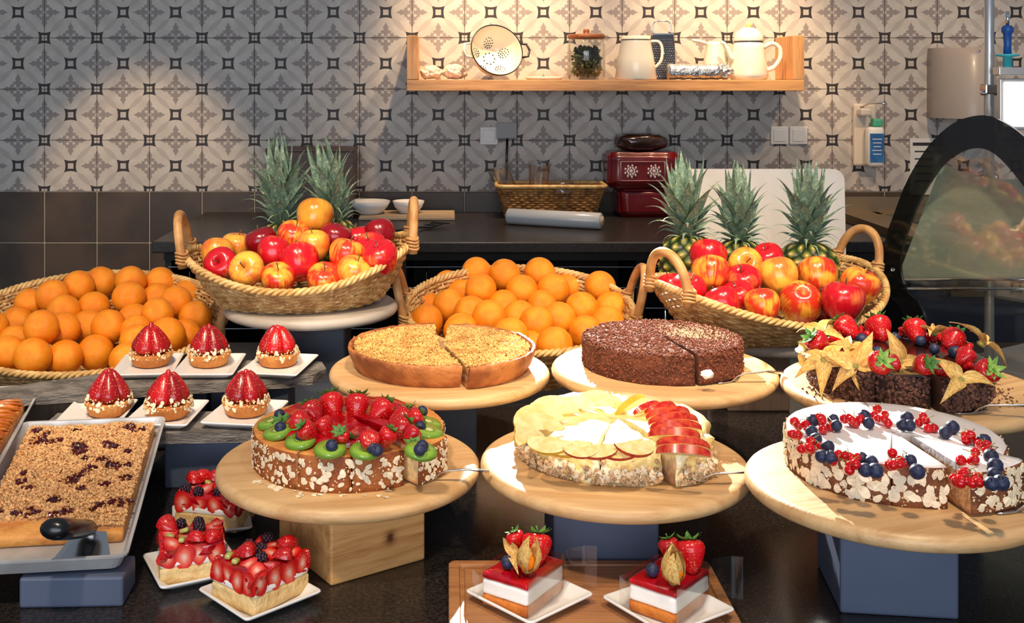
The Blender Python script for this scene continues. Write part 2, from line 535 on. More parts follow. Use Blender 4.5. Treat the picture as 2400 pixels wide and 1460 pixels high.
# ---------------------------------------------------------------- fruit and wicker
M['wicker'] = mat('wicker', (206, 164, 104), (166, 118, 64), ns=40, rough=.5, c3=(226, 194, 142), ns3=90, lo3=.56, hi3=.68, bump=.15, bs=150)
M['wicker_rim'] = mat('pale_wicker_rim', (222, 184, 120), (190, 144, 82), ns=45, rough=.45)
M['handle'] = mat('rattan_handle', (206, 156, 98), (176, 124, 70), ns=25, rough=.42, stretch=(1, 1, 1))
M['orange'] = mat('orange_peel', (253, 154, 30), (248, 136, 20), ns=1.5, rough=.36, bump=.35, bs=26, objrand=.06)
M['orange_dot'] = mat('orange_stem_scar', (112, 118, 52), (84, 92, 40), ns=200, rough=.7)
M['stalk'] = mat('apple_stalk', (104, 76, 44), rough=.7)
M['leaf_p'] = mat('pineapple_leaf', (128, 150, 124), (98, 126, 110), ns=30, rough=.5, c3=(166, 176, 142), ns3=14, lo3=.52, hi3=.64, objrand=.12)
M['leaf_dot'] = mat('pineapple_core', (90, 108, 78), rough=.6)


def apple_mat(name, red, red2, yel, lo, hi):
    m, nt, b = newmat(name)
    tc = N(nt, 'ShaderNodeTexCoord').outputs['Object']
    oi = N(nt, 'ShaderNodeObjectInfo').outputs['Random']
    off = N(nt, 'ShaderNodeVectorMath', operation='ADD', ins={0: tc})
    nt.links.new(mth(nt, 'MULTIPLY', oi, 23.0), off.inputs[1])
    big = N(nt, 'ShaderNodeTexNoise', ins={'Vector': off.outputs[0], 'Scale': 1.1, 'Detail': 2.0}).outputs[0]
    ang = N(nt, 'ShaderNodeSeparateXYZ', ins={0: tc})
    th = mth(nt, 'ARCTAN2', ang.outputs[1], ang.outputs[0])
    st = N(nt, 'ShaderNodeTexNoise', ins={'Vector': N(nt, 'ShaderNodeCombineXYZ', ins={0: mth(nt, 'MULTIPLY', th, 9.0), 1: mth(nt, 'MULTIPLY', ang.outputs[2], .8), 2: mth(nt, 'MULTIPLY', oi, 50.0)}).outputs[0], 'Scale': 1.0, 'Detail': 3.0}).outputs[0]
    f = mth(nt, 'ADD', mth(nt, 'MULTIPLY', big, .72), mth(nt, 'MULTIPLY', st, .28))
    k = N(nt, 'ShaderNodeMapRange', ins={0: f, 1: lo, 2: hi}).outputs[0]
    redc = mix(nt, st, lin(red), lin(red2))
    col = mix(nt, k, redc, lin(yel))
    nt.links.new(col, b.inputs['Base Color'])
    b.inputs['Roughness'].default_value = .22
    b.inputs['Coat Weight'].default_value = .25
    b.inputs['Coat Roughness'].default_value = .1
    return m


M['apple_r'] = apple_mat('red_apple_skin', (206, 22, 34), (176, 14, 28), (226, 120, 60), .55, .74)
M['apple_d'] = apple_mat('dark_red_apple_skin', (146, 8, 22), (112, 6, 18), (160, 30, 30), .62, .85)
M['apple_b'] = apple_mat('red_and_yellow_apple_skin', (214, 44, 28), (196, 62, 30), (244, 170, 56), .45, .60)
M['apple_y'] = apple_mat('yellow_apple_skin', (222, 96, 40), (232, 130, 46), (244, 182, 66), .40, .60)
M['apple_g'] = apple_mat('golden_brown_apple_skin', (196, 110, 30), (186, 100, 28), (218, 158, 48), .36, .6)


def basket(name, label, group, loc, rot, a, b, a0, b0, h, rise, hw=.11, hh=.085, rows=15, ns=58, lean=.25, sag=0.0):
    root = thing(name, label, 'basket', loc, group=group, rot=rot)

    def S(th, t):
        k = t ** .85
        c, s_ = math.cos(th), math.sin(th)
        return Vector(((a0 + (a - a0) * k) * c, (b0 + (b - b0) * k) * s_, .004 + (h + rise * c * c) * t))
    mb = MB()
    seg = ns * 3
    for i in range(rows):
        t = (i + .5) / rows
        pts = []
        for q in range(seg):
            th = 2 * PI * q / seg
            p = S(th, t)
            w = math.sin(th * ns / 2 + (i % 2) * PI) * .0032
            d = Vector((math.cos(th), math.sin(th), 0))
            pts.append(p + d * w)
        mb.tube(pts, min(.0046, .62 * h / rows + .0012), 5, True)
    for q in range(ns):
        th = 2 * PI * (q + .5) / ns
        mb.tube([S(th, t) for t in (0, .2, .4, .6, .8, 1.0)], .0026, 5)
    obj('woven_wall', mb.mesh('woven_wall', M['wicker']), root, kind='stuff')
    mb = MB()
    rings = 9
    for i in range(rings):
        k = (i + .7) / rings
        pts = []
        for q in range(seg):
            th = 2 * PI * q / seg
            pts.append((a0 * k * math.cos(th), b0 * k * math.sin(th), .006 + .002 * math.sin(th * ns / 2 + (i % 2) * PI)))
        mb.tube(pts, max(a0, b0) / rings * .56, 5, True, flat=.35)
    obj('woven_base', mb.mesh('woven_base', M['wicker']), root, kind='stuff')
    mb = MB()
    turns, sg = int(84 * (a + b) / .5), 560
    for ph in range(3):
        pts = []
        for q in range(sg):
            th = 2 * PI * q / sg
            p = S(th, 1.0)
            al = turns / 2 * th + ph * 2 * PI / 3
            d = Vector((math.cos(th), math.sin(th), 0))
            pts.append(p + d * (math.cos(al) * .0046) + Vector((0, 0, math.sin(al) * .0046)))
        mb.tube(pts, .0044, 6, True)
    obj('braided_rim', mb.mesh('braided_rim', M['wicker_rim']), root)
    for th0 in (0.0, PI):
        p0, sgn = S(th0, 1.0), (1 if th0 == 0 else -1)
        mb = MB()
        pts = []
        for q in range(25):
            u = PI * q / 24
            pts.append((p0.x + sgn * (lean * hh * math.sin(u) - .002), -math.cos(u) * hw / 2, p0.z - .022 + (hh + .022) * math.sin(u) ** .75))
        mb.tube(pts, .0098, 10)
        for e in (0, 24):
            c = Vector(pts[e]) + Vector((0, 0, .022))
            for w in range(4):
                z = c.z + (w - 1.5) * .007
                mb.tube([(c.x + .0118 * math.cos(x), c.y + .0118 * math.sin(x), z + .002 * math.sin(2 * x)) for x in [2 * PI * j / 14 for j in range(14)]], .0034, 5, True)
        obj('handle', mb.mesh('handle', M['handle']), root)
    return root


basket('wicker_basket', 'wide round wicker basket heaped with oranges beside the dark wall tiles', 'wicker fruit baskets',
       (-.80, 2.512, .956), (R(15), 0, 0), .30, .243, .22, .17, .10, .0, hh=.09, hw=.12)
basket('wicker_basket', 'round wicker basket heaped with oranges behind the crumble pie', 'wicker fruit baskets',
       (.160, 2.545, .956), (R(15), 0, 0), .258, .212, .19, .15, .122, .0, hh=.095, hw=.12)
basket('wicker_basket', 'boat shaped wicker basket with apples and two pineapples on a round board', 'wicker fruit baskets',
       (-.314, 2.40, 1.114), (R(5), R(-3), R(4)), .243, .168, .17, .105, .064, .058, hh=.08, lean=.12)
basket('wicker_basket', 'boat shaped wicker basket with apples and three pineapples, turned at an angle', 'wicker fruit baskets',
       (.690, 2.42, 1.052), (R(7), 0, R(33)), .300, .20, .20, .13, .066, .052, hh=.075)

ORD = ['first', 'second', 'third', 'fourth', 'fifth', 'sixth', 'seventh', 'eighth', 'ninth', 'tenth', 'eleventh']


def row_words(pts, gap):
    """for each picture position its row (from the front) and its place along the row"""
    order = sorted(range(len(pts)), key=lambda i: -pts[i][1])
    rows = []
    for i in order:
        if not rows or pts[rows[-1][0]][1] - pts[i][1] > gap:
            rows.append([])
        rows[-1].append(i)
    out = [None] * len(pts)
    for r, row in enumerate(rows):
        row.sort(key=lambda i: pts[i][0])
        rn = 'front row' if r == 0 else ('hindmost row' if r == len(rows) - 1 else ORD[r] + ' row')
        for k, i in enumerate(row):
            pn = 'alone in' if len(row) == 1 else ('leftmost of' if k == 0 else ('rightmost of' if k == len(row) - 1 else ORD[k] + ' from left,'))
            out[i] = pn + ' ' + rn
    return out


def settle(P, rad, y0, y1, fixed=()):
    """slide fruit along the line of sight until none overlap"""
    P = [p.copy() for p in P]
    eye = Vector((0, 0, EYE))
    for it in range(160):
        for i in range(len(P)):
            for j in range(i):
                d = (P[i] - P[j]).length
                need = (rad[i] + rad[j]) * .985
                if d < need:
                    far, near = (i, j) if P[i].y > P[j].y else (j, i)
                    e = (need - d) * .5 + .0004
                    for q, s_ in ((far, 1), (near, -1)):
                        dv = (P[q] - eye)
                        ny = min(max(P[q].y + s_ * e, y0), y1)
                        P[q] = eye + dv * (ny / P[q].y)
    return P


# oranges -----------------------------------------------------------------
def orange_mesh(k):
    rng = random.Random(k)
    e = rng.uniform(.94, 1.02)

    def fn(r, z, a):
        return r * (1 + .012 * math.sin(a * 2 + k)), z
    prof = []
    for i in range(19):
        u = PI * i / 18
        rr, zz = math.sin(u), math.cos(u) * e
        if u < .4:
            zz -= .05 * (1 - u / .4) ** 2
        prof.append((rr if 0 < i < 18 else 0, zz))
    return MB().lathe(prof[::-1], 28, 0, fn=fn).mesh('orange', M['orange'])


OM = [orange_mesh(k) for k in range(3)]
DOT = MB().lathe([(.0, -.02), (.075, -.02), (.085, .0), (.05, .012), (.03, -.004), (0, -.006)][::-1], 9, 0,
                 fn=lambda r, z, a: (r * (1 + .25 * math.cos(5 * a)), z)).mesh('stem_scar', M['orange_dot'])


def oranges(lst, where, group, y_of, y0, y1):
    P = [at(x, y, y_of(y) + (.035 if d < 64 else 0)) for x, y, d in lst]
    rad = [.0385 if d > 60 else .036 for x, y, d in lst]
    P = settle(P, rad, y0, y1)
    words = row_words(lst, 34)
    rng = random.Random(5)
    for i, p in enumerate(P):
        # the stalk end points somewhere in the upper front half
        dv = Vector((rng.uniform(-1, 1), rng.uniform(-1, .6), rng.uniform(-.5, 1))).normalized()
        q = dv.to_track_quat('Z', 'Y').to_euler()
        o = obj('orange', OM[i % 3], None, p, q, rad[i])
        tag(o, 'orange %s, %s' % (where, words[i]), 'orange', group)
        obj('stem_scar', DOT, o, (0, 0, .905 * (.97 if i % 3 else 1)))


oranges([(236, 662, 76), (307, 660, 70), (376, 663, 66), (184, 672, 70), (123, 693, 80), (302, 697, 82), (369, 702, 62), (413, 708, 70),
         (440, 690, 50), (458, 744, 80), (68, 712, 60), (219, 722, 78), (150, 730, 64), (369, 737, 66), (314, 751, 72), (39, 758, 78),
         (97, 768, 72), (147, 773, 84), (255, 766, 84), (208, 765, 63), (393, 785, 72), (434, 785, 60), (321, 802, 80), (17, 829, 76),
         (77, 836, 86), (152, 838, 72), (224, 826, 88), (34, 800, 60), (319, 776, 60), (-20, 770, 72), (-70, 800, 72), (-55, 850, 72), (300, 845, 72)],
        'in the wide basket by dark tiles', 'oranges in the wide basket', lambda y: 2.33 + (850 - y) / 190 * .32, 2.30, 2.70)
oranges([(1050, 668, 60), (1118, 638, 66), (1183, 644, 72), (1265, 640, 64), (1223, 681, 76), (1297, 678, 72), (1333, 672, 55), (1127, 678, 72),
         (1053, 716, 72), (994, 718, 62), (1000, 752, 62), (1103, 732, 70), (1147, 743, 78), (1180, 715, 50), (1218, 743, 68), (1257, 758, 80),
         (1270, 715, 50), (1310, 747, 68), (1363, 723, 76), (1407, 672, 74), (1433, 722, 70), (1423, 757, 62), (1372, 779, 76), (1300, 808, 76),
         (1197, 787, 70), (1240, 815, 62), (1083, 690, 55), (1080, 775, 70)],
        'in the basket behind the pie', 'oranges in the basket behind the pie', lambda y: 2.38 + (835 - y) / 190 * .28, 2.355, 2.72)


# apples ------------------------------------------------------------------
def apple_mesh(k, m):
    def fn(r, z, a):
        lob = 1 + .022 * math.cos(5 * a + k) * (1 if z < 0 else .3) + .02 * math.cos(2 * a + k)
        return r * lob, z
    prof = [(0, -.70), (.08, -.745), (.18, -.83), (.30, -.875), (.45, -.85), (.62, -.73), (.78, -.52), (.90, -.26), (.98, .03),
            (1.0, .26), (.96, .48), (.86, .67), (.70, .81), (.52, .88), (.36, .88), (.22, .81), (.11, .67), (.04, .55), (0, .52)]
    return MB().lathe(prof, 30, 0, fn=fn).mesh('apple', m)


AM = {c: [apple_mesh(k, M['apple_' + c]) for k in range(2)] for c in 'rdbyg'}
STALK = MB().tube([(0, 0, .5), (.01, 0, .75), (.05, 0, .98), (.12, .02, 1.16)], [.035, .03, .032, .045], 6).mesh('stalk', M['stalk'])
WORD = {'r': 'bright red apple', 'd': 'dark red apple', 'b': 'red and yellow apple', 'y': 'yellow apple', 'g': 'golden brown apple'}


def apples(lst, where, group, y_of, y0, y1, seed):
    P = [at(x, y, y_of(y) + (.03 if d < 70 else 0)) for x, y, d, c, t in lst]
    rad = [max(.036, min(.0445, .5 * d * P[i].y / F)) if d >= 70 else .037 for i, (x, y, d, c, t) in enumerate(lst)]
    P = settle(P, rad, y0, y1)
    words = row_words(lst, 34)
    rng = random.Random(seed)
    for i, p in enumerate(P):
        c, t = lst[i][3], lst[i][4]
        dv = {'f': Vector((rng.uniform(-.3, .3), -1, .45)), 'u': Vector((rng.uniform(-.4, .4), rng.uniform(-.5, .1), 1)),
              'b': Vector((rng.uniform(-.4, .4), .6, 1)), 'v': Vector((.1, .75, -.62))}[t].normalized()
        e = (dv.to_track_quat('Z', 'Y') @ Euler((0, 0, rng.uniform(0, 6))).to_quaternion()).to_euler()
        o = obj('apple', AM[c][i % 2], None, p, e, (rad[i], rad[i], rad[i] * .98))
        tag(o, '%s %s, %s' % (WORD[c], where, words[i]), 'apple', group)
        obj('stalk', STALK, o, (0, 0, 0))


apples([(520, 620, 76, 'r', 'f'), (581, 632, 82, 'y', 'f'), (510, 596, 78, 'y', 'b'), (556, 582, 66, 'y', 'u'), (614, 570, 74, 'd', 'u'),
        (641, 593, 80, 'r', 'b'), (688, 556, 68, 'b', 'u'), (703, 615, 94, 'r', 'b'), (734, 577, 78, 'y', 'u'), (738, 509, 88, 'g', 'b'),
        (784, 560, 66, 'd', 'u'), (811, 600, 86, 'b', 'u'), (840, 568, 66, 'r', 'u'), (891, 552, 78, 'd', 'b'), (893, 605, 84, 'r', 'u'),
        (760, 658, 84, 'b', 'u'), (830, 640, 64, 'y', 'u'), (652, 656, 78, 'b', 'u'), (870, 585, 66, 'r', 'u')],
       'in the two pineapple basket', 'apples in the basket with two pineapples', lambda y: 2.33 + (655 - y) / 100 * .12, 2.30, 2.455, 3)
apples([(1660, 604, 88, 'r', 'b'), (1665, 642, 88, 'b', 'b'), (1745, 620, 80, 'y', 'f'), (1800, 608, 76, 'r', 'u'), (1741, 665, 90, 'r', 'u'),
        (1826, 648, 92, 'y', 'b'), (1917, 648, 96, 'b', 'b'), (2014, 672, 92, 'b', 'u'), (1976, 708, 98, 'r', 'u'), (1877, 704, 104, 'b', 'v'),
        (1787, 718, 84, 'b', 'b'), (1693, 714, 84, 'r', 'b'), (1613, 683, 84, 'r', 'u'), (1574, 680, 66, 'r', 'b'), (1730, 700, 60, 'r', 'u'), (1930, 715, 60, 'd', 'u')],
       'in the three pineapple basket', 'apples in the basket with three pineapples', lambda y: 2.31 + (715 - y) / 110 * .14, 2.26, 2.465, 8)


# pineapples --------------------------------------------------------------
def pine_mat():
    m, nt, b = newmat('pineapple_rind')
    at_ = N(nt, 'ShaderNodeAttribute', attribute_name='eye').outputs['Fac']
    tc = N(nt, 'ShaderNodeTexCoord').outputs['Object']
    nz = N(nt, 'ShaderNodeTexNoise', ins={'Vector': tc, 'Scale': 60.0, 'Detail': 3.0}).outputs[0]
    col = ramp(nt, mth(nt, 'ADD', at_, mth(nt, 'MULTIPLY', mth(nt, 'SUBTRACT', nz, .5), .35)),
               [(.08, lin((30, 42, 18))), (.34, lin((64, 82, 30))), (.6, lin((120, 124, 48))), (.78, lin((168, 142, 62))), (.95, lin((214, 194, 130)))])
    nt.links.new(col, b.inputs['Base Color'])
    b.inputs['Roughness'].default_value = .45
    return m


M['rind'] = pine_mat()


def pine_body(rmax, hgt):
    nu, nv, k = 130, 76, 10
    vs, ey = [], []
    for j in range(nv + 1):
        v = j / nv
        z = hgt * v
        s_ = 2 * v - 1
        r0 = rmax * (1 - abs(s_) ** 3.2) ** .42 if abs(s_) < 1 else 0
        for i in range(nu):
            th = 2 * PI * i / nu
            p = k * th / 2 + v * 16.5
            q = -k * th / 2 + v * 16.5
            e = abs(math.sin(p)) * abs(math.sin(q))
            tip = max(0, e - .86) / .14
            r = max(r0, .001) * (1 + .11 * e ** .6 + .05 * tip)
            vs.append((r * math.cos(th), r * math.sin(th), z))
            ey.append(min(1, e * .85 + .15 * tip))
    fs = [(j * nu + i, j * nu + (i + 1) % nu, (j + 1) * nu + (i + 1) % nu, (j + 1) * nu + i) for j in range(nv) for i in range(nu)]
    me = MB().add(vs, fs).mesh('rind', M['rind'])
    a = me.attributes.new('eye', 'FLOAT', 'POINT')
    a.data.foreach_set('value', ey)
    return me


def blade(bend, w):
    def fn(u, v):
        x = (u - .5) * 2
        wd = w * (1 - v ** 1.6) * (1 + .5 * math.sin(PI * min(1, v * 1.4))) * .8 + .0008
        ang = bend * v * v
        cx_ = (1 - math.cos(ang)) / (bend if abs(bend) > .01 else 1) * 1.0 if abs(bend) > .01 else 0
        z = v * (1 - .18 * abs(bend) * v)
        return (cx_ * v + -.35 * wd * (1 - x * x) + .16 * wd, x * wd, z)
    mb = MB()
    mb.grid(fn, 4, 9)
    n = len(mb.v)
    mb.grid(lambda u, v: tuple(a + b for a, b in zip(fn(u, v), (-.012 * (1 - v), 0, 0))), 4, 9)
    return mb.mesh('leaf', M['leaf_p'])


BL = [blade(b_, w) for b_ in (-.15, .25, .6, 1.0) for w in (.125, .16)]
CORE = MB().lathe([(0, -.02), (.021, -.015), (.019, .02), (.013, .055), (.004, .085), (0, .086)], 12).mesh('crown', M['leaf_dot'])


def pineapple(label, top, rmax, hgt, clen, lean, seed, spread=1.0):
    rng = random.Random(seed)
    root = thing('pineapple', label, 'pineapple', (top.x, top.y, top.z - hgt), group='pineapples in the fruit baskets')
    obj('rind', pine_body(rmax, hgt), root, rot=(0, 0, rng.uniform(0, 6)))
    cr = obj('crown', CORE, root, (0, 0, hgt - .002), (R(lean[1]), R(lean[0]), 0))
    n = 52
    for i in range(n):
        t = i / (n - 1)
        az = i * 2.39996 + rng.uniform(-.2, .2)
        tilt = (74 * (1 - t) ** .9 + 5) * spread + rng.uniform(-5, 5)
        ln = clen * (.30 + .52 * min(1, t * 1.25)) * rng.uniform(.88, 1.1)
        r0 = .017 * (1 - t * .75)
        vi = 2 * (0 if t > .8 else (1 if t > .45 else (2 if t > .2 else 3))) + i % 2
        w = .92 if t > .4 else .8
        obj('leaf', BL[vi], cr, (r0 * math.cos(az), r0 * math.sin(az), -.008 + .085 * t * clen / .2), (0, R(min(tilt, 86)), az), (ln, ln * w * (.2 / clen) ** .3, ln))
    return root


pineapple('pineapple with the tallest blue green crown, rear left of the two pineapple basket', at(662, 520, 2.55), .052, .155, .185, (-2, 0), 1, .78)
pineapple('pineapple with the crown leaning to its neighbour, behind the golden brown apple', at(788, 512, 2.55), .050, .155, .165, (-12, 0), 2, .8)
pineapple('pineapple nearest the red packets, leftmost of the three in its basket', at(1612, 548, 2.535), .060, .165, .165, (-4, 0), 3)
pineapple('middle pineapple of three, in front of the white board', at(1733, 560, 2.575), .058, .165, .155, (-1, 0), 4)
pineapple('plump pineapple beside the basket handle, rightmost of the three', at(1893, 566, 2.575), .066, .165, .168, (0, 0), 5)

# boards and blocks that carry the fruit ----------------------------------


def round_board(mb_r, th, n=72, mi=0):
    e = th * .5
    prof = [(0, -th), (mb_r - e, -th)]
    for i in range(1, 8):
        a = -PI / 2 + PI * i / 8
        prof.append((mb_r - e + e * math.cos(a), -e + e * math.sin(a)))
    prof += [(mb_r - e, 0), (0, 0)]
    return prof


M['paleboard'] = mat('pale_grey_board', (176, 166, 154), (156, 145, 132), ns=8, rough=.5)
b_ = obj('round_board', MB().lathe(round_board(.187, .022), 64).mesh('round_board', M['paleboard']), None, (-.296, 2.40, 1.112))
tag(b_, 'pale round board under the basket with two pineapples', 'board')
b_ = obj('round_board', MB().lathe(round_board(.187, .022), 64).mesh('round_board', M['paleboard']), None, (.705, 2.42, 1.052))
tag(b_, 'pale round board under the basket with three pineapples', 'board')


def block(label, m, x0, x1, y0, y1, z1, rotz=0.0, z0=.9, group='display blocks'):
    c = ((x0 + x1) / 2, (y0 + y1) / 2, z0)
    o = obj('display_block', MB().rbox((0, 0, (z1 - z0) / 2), (x1 - x0, y1 - y0, z1 - z0), .0035).mesh('display_block', m), None, c, (0, 0, rotz))
    return tag(o, label, 'block', group)


block('dark blue block standing under the pale board with two pineapples', M['darkblue'], -.38, -.214, 2.30, 2.46, 1.09)
block('dull brown wooden block under the pale board with three pineapples', M['oldwood'], .585, .716, 2.32, 2.48, 1.03)
# ---------------------------------------------------------------- cake boards and their blocks
M['pine'] = wood('pine_block', (208, 156, 96), (176, 116, 62), axis=0, rings=6, rough=.5, knot=(.018, -.083, .046))
BOARD = [('A', (-.151, 1.686, 1.018), .1995, 'round wooden board carrying the strawberry and kiwi cake', 12),
         ('B', (.248, 1.659, 1.029), .1995, 'round wooden board carrying the apple slice torte', -8),
         ('E', (.590, 1.474, 1.066), .190, 'round wooden board carrying the white berry cake', 20),
         ('D', (-.0155, 2.019, 1.072), .2, 'round wooden board carrying the crumble pie', 4),
         ('C', (.386, 1.988, 1.0816), .2, 'round wooden board carrying the chocolate crumb cake', -15),
         ('F', (.762, 1.825, 1.095), .207, 'round wooden board carrying the chocolate cake with physalis', 30)]
BP = {}
for k, p, r, lab, rz in BOARD:
    o = obj('round_board', MB().lathe(round_board(r, .022), 96).mesh('round_board', M['beech']), None, p, (0, 0, R(rz)))
    tag(o, lab, 'board', 'round cake boards')
    BP[k] = Vector(p)
o = obj('display_block', MB().rbox((0, 0, .048), (.154, .166, .096), .003).mesh('display_block', M['pine']), None, (-.1433, 1.6348, .9), (0, 0, R(33.9)))
tag(o, 'knotty pine block under the strawberry and kiwi cake board', 'block', 'display blocks')
block('blue grey block under the apple slice torte board', M['blue'], .1506, .3018, 1.585, 1.735, 1.007)
block('blue grey block under the white berry cake board, nearest on the right', M['blue'], .520, .668, 1.4375, 1.583, 1.044, R(-7))
block('dark blue block under the crumble pie board', M['darkblue'], -.10, .051, 1.95, 2.10, 1.05)
block('dull brown wooden block under the chocolate crumb cake board', M['oldwood'], .30, .452, 1.93, 2.07, 1.0596)
block('dark blue block under the board with physalis cake', M['darkblue'], .69, .84, 1.74, 1.90, 1.073)

# ---------------------------------------------------------------- cake materials and small toppings
def layers(name, h, stops, rough=.75, noise_=.10, bump=.5):
    """a cut face or wall coloured by height"""
    m, nt, b = newmat(name)
    tc = N(nt, 'ShaderNodeTexCoord').outputs['Object']
    z = N(nt, 'ShaderNodeSeparateXYZ', ins={0: tc}).outputs[2]
    nz = N(nt, 'ShaderNodeTexNoise', ins={'Vector': tc, 'Scale': 110.0, 'Detail': 4.0}).outputs[0]
    f = mth(nt, 'ADD', mth(nt, 'DIVIDE', z, h), mth(nt, 'MULTIPLY', mth(nt, 'SUBTRACT', nz, .5), noise_))
    col = ramp(nt, f, [(p, lin(c)) for p, c in stops])
    v = N(nt, 'ShaderNodeMapRange', ins={0: nz, 1: .3, 2: .7, 3: .78, 4: 1.12}).outputs[0]
    hs = N(nt, 'ShaderNodeHueSaturation', ins={'Value': v, 'Color': col})
    nt.links.new(hs.outputs[0], b.inputs['Base Color'])
    b.inputs['Roughness'].default_value = rough
    bp = N(nt, 'ShaderNodeBump', ins={'Height': nz, 'Strength': bump, 'Distance': .003})
    nt.links.new(bp.outputs[0], b.inputs['Normal'])
    return m


def berry_mat(c1=(206, 14, 20), c2=(176, 8, 18)):
    m, nt, b = newmat('strawberry_skin')
    tc = N(nt, 'ShaderNodeTexCoord').outputs['Object']
    oi = N(nt, 'ShaderNodeObjectInfo').outputs['Random']
    vo = N(nt, 'ShaderNodeTexVoronoi', ins={'Vector': tc, 'Scale': 5.2, 'Randomness': .35}).outputs['Distance']
    seed = N(nt, 'ShaderNodeMapRange', ins={0: vo, 1: .13, 2: .20, 3: 1.0, 4: 0.0}).outputs[0]
    base = mix(nt, oi, lin(c1), lin(c2))
    col = mix(nt, seed, base, lin((240, 176, 92)))
    nt.links.new(col, b.inputs['Base Color'])
    b.inputs['Roughness'].default_value = .26
    b.inputs['Coat Weight'].default_value = .35
    b.inputs['Coat Roughness'].default_value = .1
    hgt = N(nt, 'ShaderNodeMapRange', ins={0: vo, 1: .06, 2: .38}).outputs[0]
    bp = N(nt, 'ShaderNodeBump', ins={'Height': hgt, 'Strength': .35, 'Distance': .03})
    nt.links.new(bp.outputs[0], b.inputs['Normal'])
    return m


def radial(name, stops, k, rough=.4, seeds=None, coat=0.0):
    """colour by distance from the local z axis"""
    m, nt, b = newmat(name)
    tc = N(nt, 'ShaderNodeTexCoord').outputs['Object']
    s = N(nt, 'ShaderNodeSeparateXYZ', ins={0: tc})
    r = N(nt, 'ShaderNodeVectorMath', operation='LENGTH', ins={0: N(nt, 'ShaderNodeCombineXYZ', ins={0: s.outputs[0], 1: s.outputs[1]}).outputs[0]}).outputs['Value']
    nz = N(nt, 'ShaderNodeTexNoise', ins={'Vector': tc, 'Scale': 4.0, 'Detail': 3.0}).outputs[0]
    f = mth(nt, 'ADD', mth(nt, 'MULTIPLY', r, k), mth(nt, 'MULTIPLY', mth(nt, 'SUBTRACT', nz, .5), .12))
    col = ramp(nt, f, [(p, lin(c)) for p, c in stops])
    if seeds:
        th = mth(nt, 'ARCTAN2', s.outputs[1], s.outputs[0])
        w = mth(nt, 'SINE', mth(nt, 'MULTIPLY', th, 17.0))
        inr = mth(nt, 'LESS_THAN', mth(nt, 'ABSOLUTE', mth(nt, 'SUBTRACT', r, seeds)), .07)
        col = mix(nt, mth(nt, 'MULTIPLY', mth(nt, 'GREATER_THAN', w, .35), inr), col, lin((24, 22, 14)))
    nt.links.new(col, b.inputs['Base Color'])
    b.inputs['Roughness'].default_value = rough
    b.inputs['Coat Weight'].default_value = coat
    return m


M['strawberry'] = berry_mat()
M['calyx'] = mat('strawberry_leaf', (92, 140, 60), (62, 108, 44), ns=3, rough=.5, objrand=.15)
M['calyx_pale'] = mat('pale_strawberry_leaf', (150, 186, 84), (104, 150, 60), ns=3, rough=.5)
M['berry_cut'] = radial('cut_strawberry', [(.0, (244, 196, 176)), (.28, (238, 150, 130)), (.55, (222, 52, 44)), (.9, (190, 14, 20))], 1.0, .25, coat=.4)
M['kiwi'] = radial('kiwi_flesh', [(0, (214, 220, 150)), (.2, (206, 214, 128)), (.3, (146, 178, 58)), (.75, (136, 174, 56)), (.95, (104, 144, 40))], 1.0, .3, seeds=.36, coat=.3)
M['blueberry'] = mat('blueberry_skin', (46, 54, 86), (28, 32, 54), ns=3, rough=.5, objrand=.15)
M['currant'] = mat('redcurrant_skin', (196, 12, 18), rough=.12, coat=.3, sss=.15, objrand=.12)
M['stem_green'] = mat('berry_stem', (150, 140, 70), rough=.6)
M['jelly'] = mat('red_jelly', (176, 8, 22), (146, 4, 16), ns=40, rough=.10, coat=.4, bump=.25, bs=45)
M['almond'] = mat('almond_flake', (244, 230, 202), (232, 208, 168), ns=60, rough=.55, objrand=.12)
M['almond_s'] = mat('small_almond_bits', (232, 204, 158), rough=.6, island=.18)
M['sponge_crust'] = mat('golden_brown_sponge', (170, 96, 44), (140, 70, 30), ns=18, rough=.6, bump=.4, bs=120)
M['sponge_top'] = mat('golden_sponge_rim', (226, 156, 78), (204, 126, 58), ns=40, rough=.6, bump=.3, bs=120)
M['cutA'] = layers('cut_face_of_fruit_cake', .052, [(0, (190, 120, 60)), (.12, (226, 188, 128)), (.8, (236, 206, 150)), (.9, (232, 180, 130)), (1.0, (190, 40, 40))])
M['steel_s'] = mat('cake_server_steel', (200, 200, 200), rough=.22, metal=1.0)
M['husk'] = mat('papery_husk', (238, 200, 122), (206, 150, 72), ns=3, rough=.55, objrand=.2, bump=.25, bs=9, sss=.1, stretch=(.6, 7, 7))
M['physalis'] = mat('physalis_berry', (240, 150, 30), (230, 128, 22), ns=30, rough=.25, coat=.3)
M['cream'] = mat('white_cream', (246, 240, 232), rough=.45, sss=.05)


def strawberry_mesh(k):
    def fn(r, z, a):
        return r * (1 + .05 * math.cos(2 * a + k) + .03 * math.cos(3 * a + 2 * k)), z
    prof = [(0, -1.12), (.16, -1.08), (.36, -.9), (.56, -.6), (.74, -.22), (.86, .12), (.90, .38), (.84, .62), (.66, .78), (.38, .84), (.14, .80), (0, .78)]
    return MB().lathe(prof, 18, 0, fn=fn).mesh('strawberry', M['strawberry'])


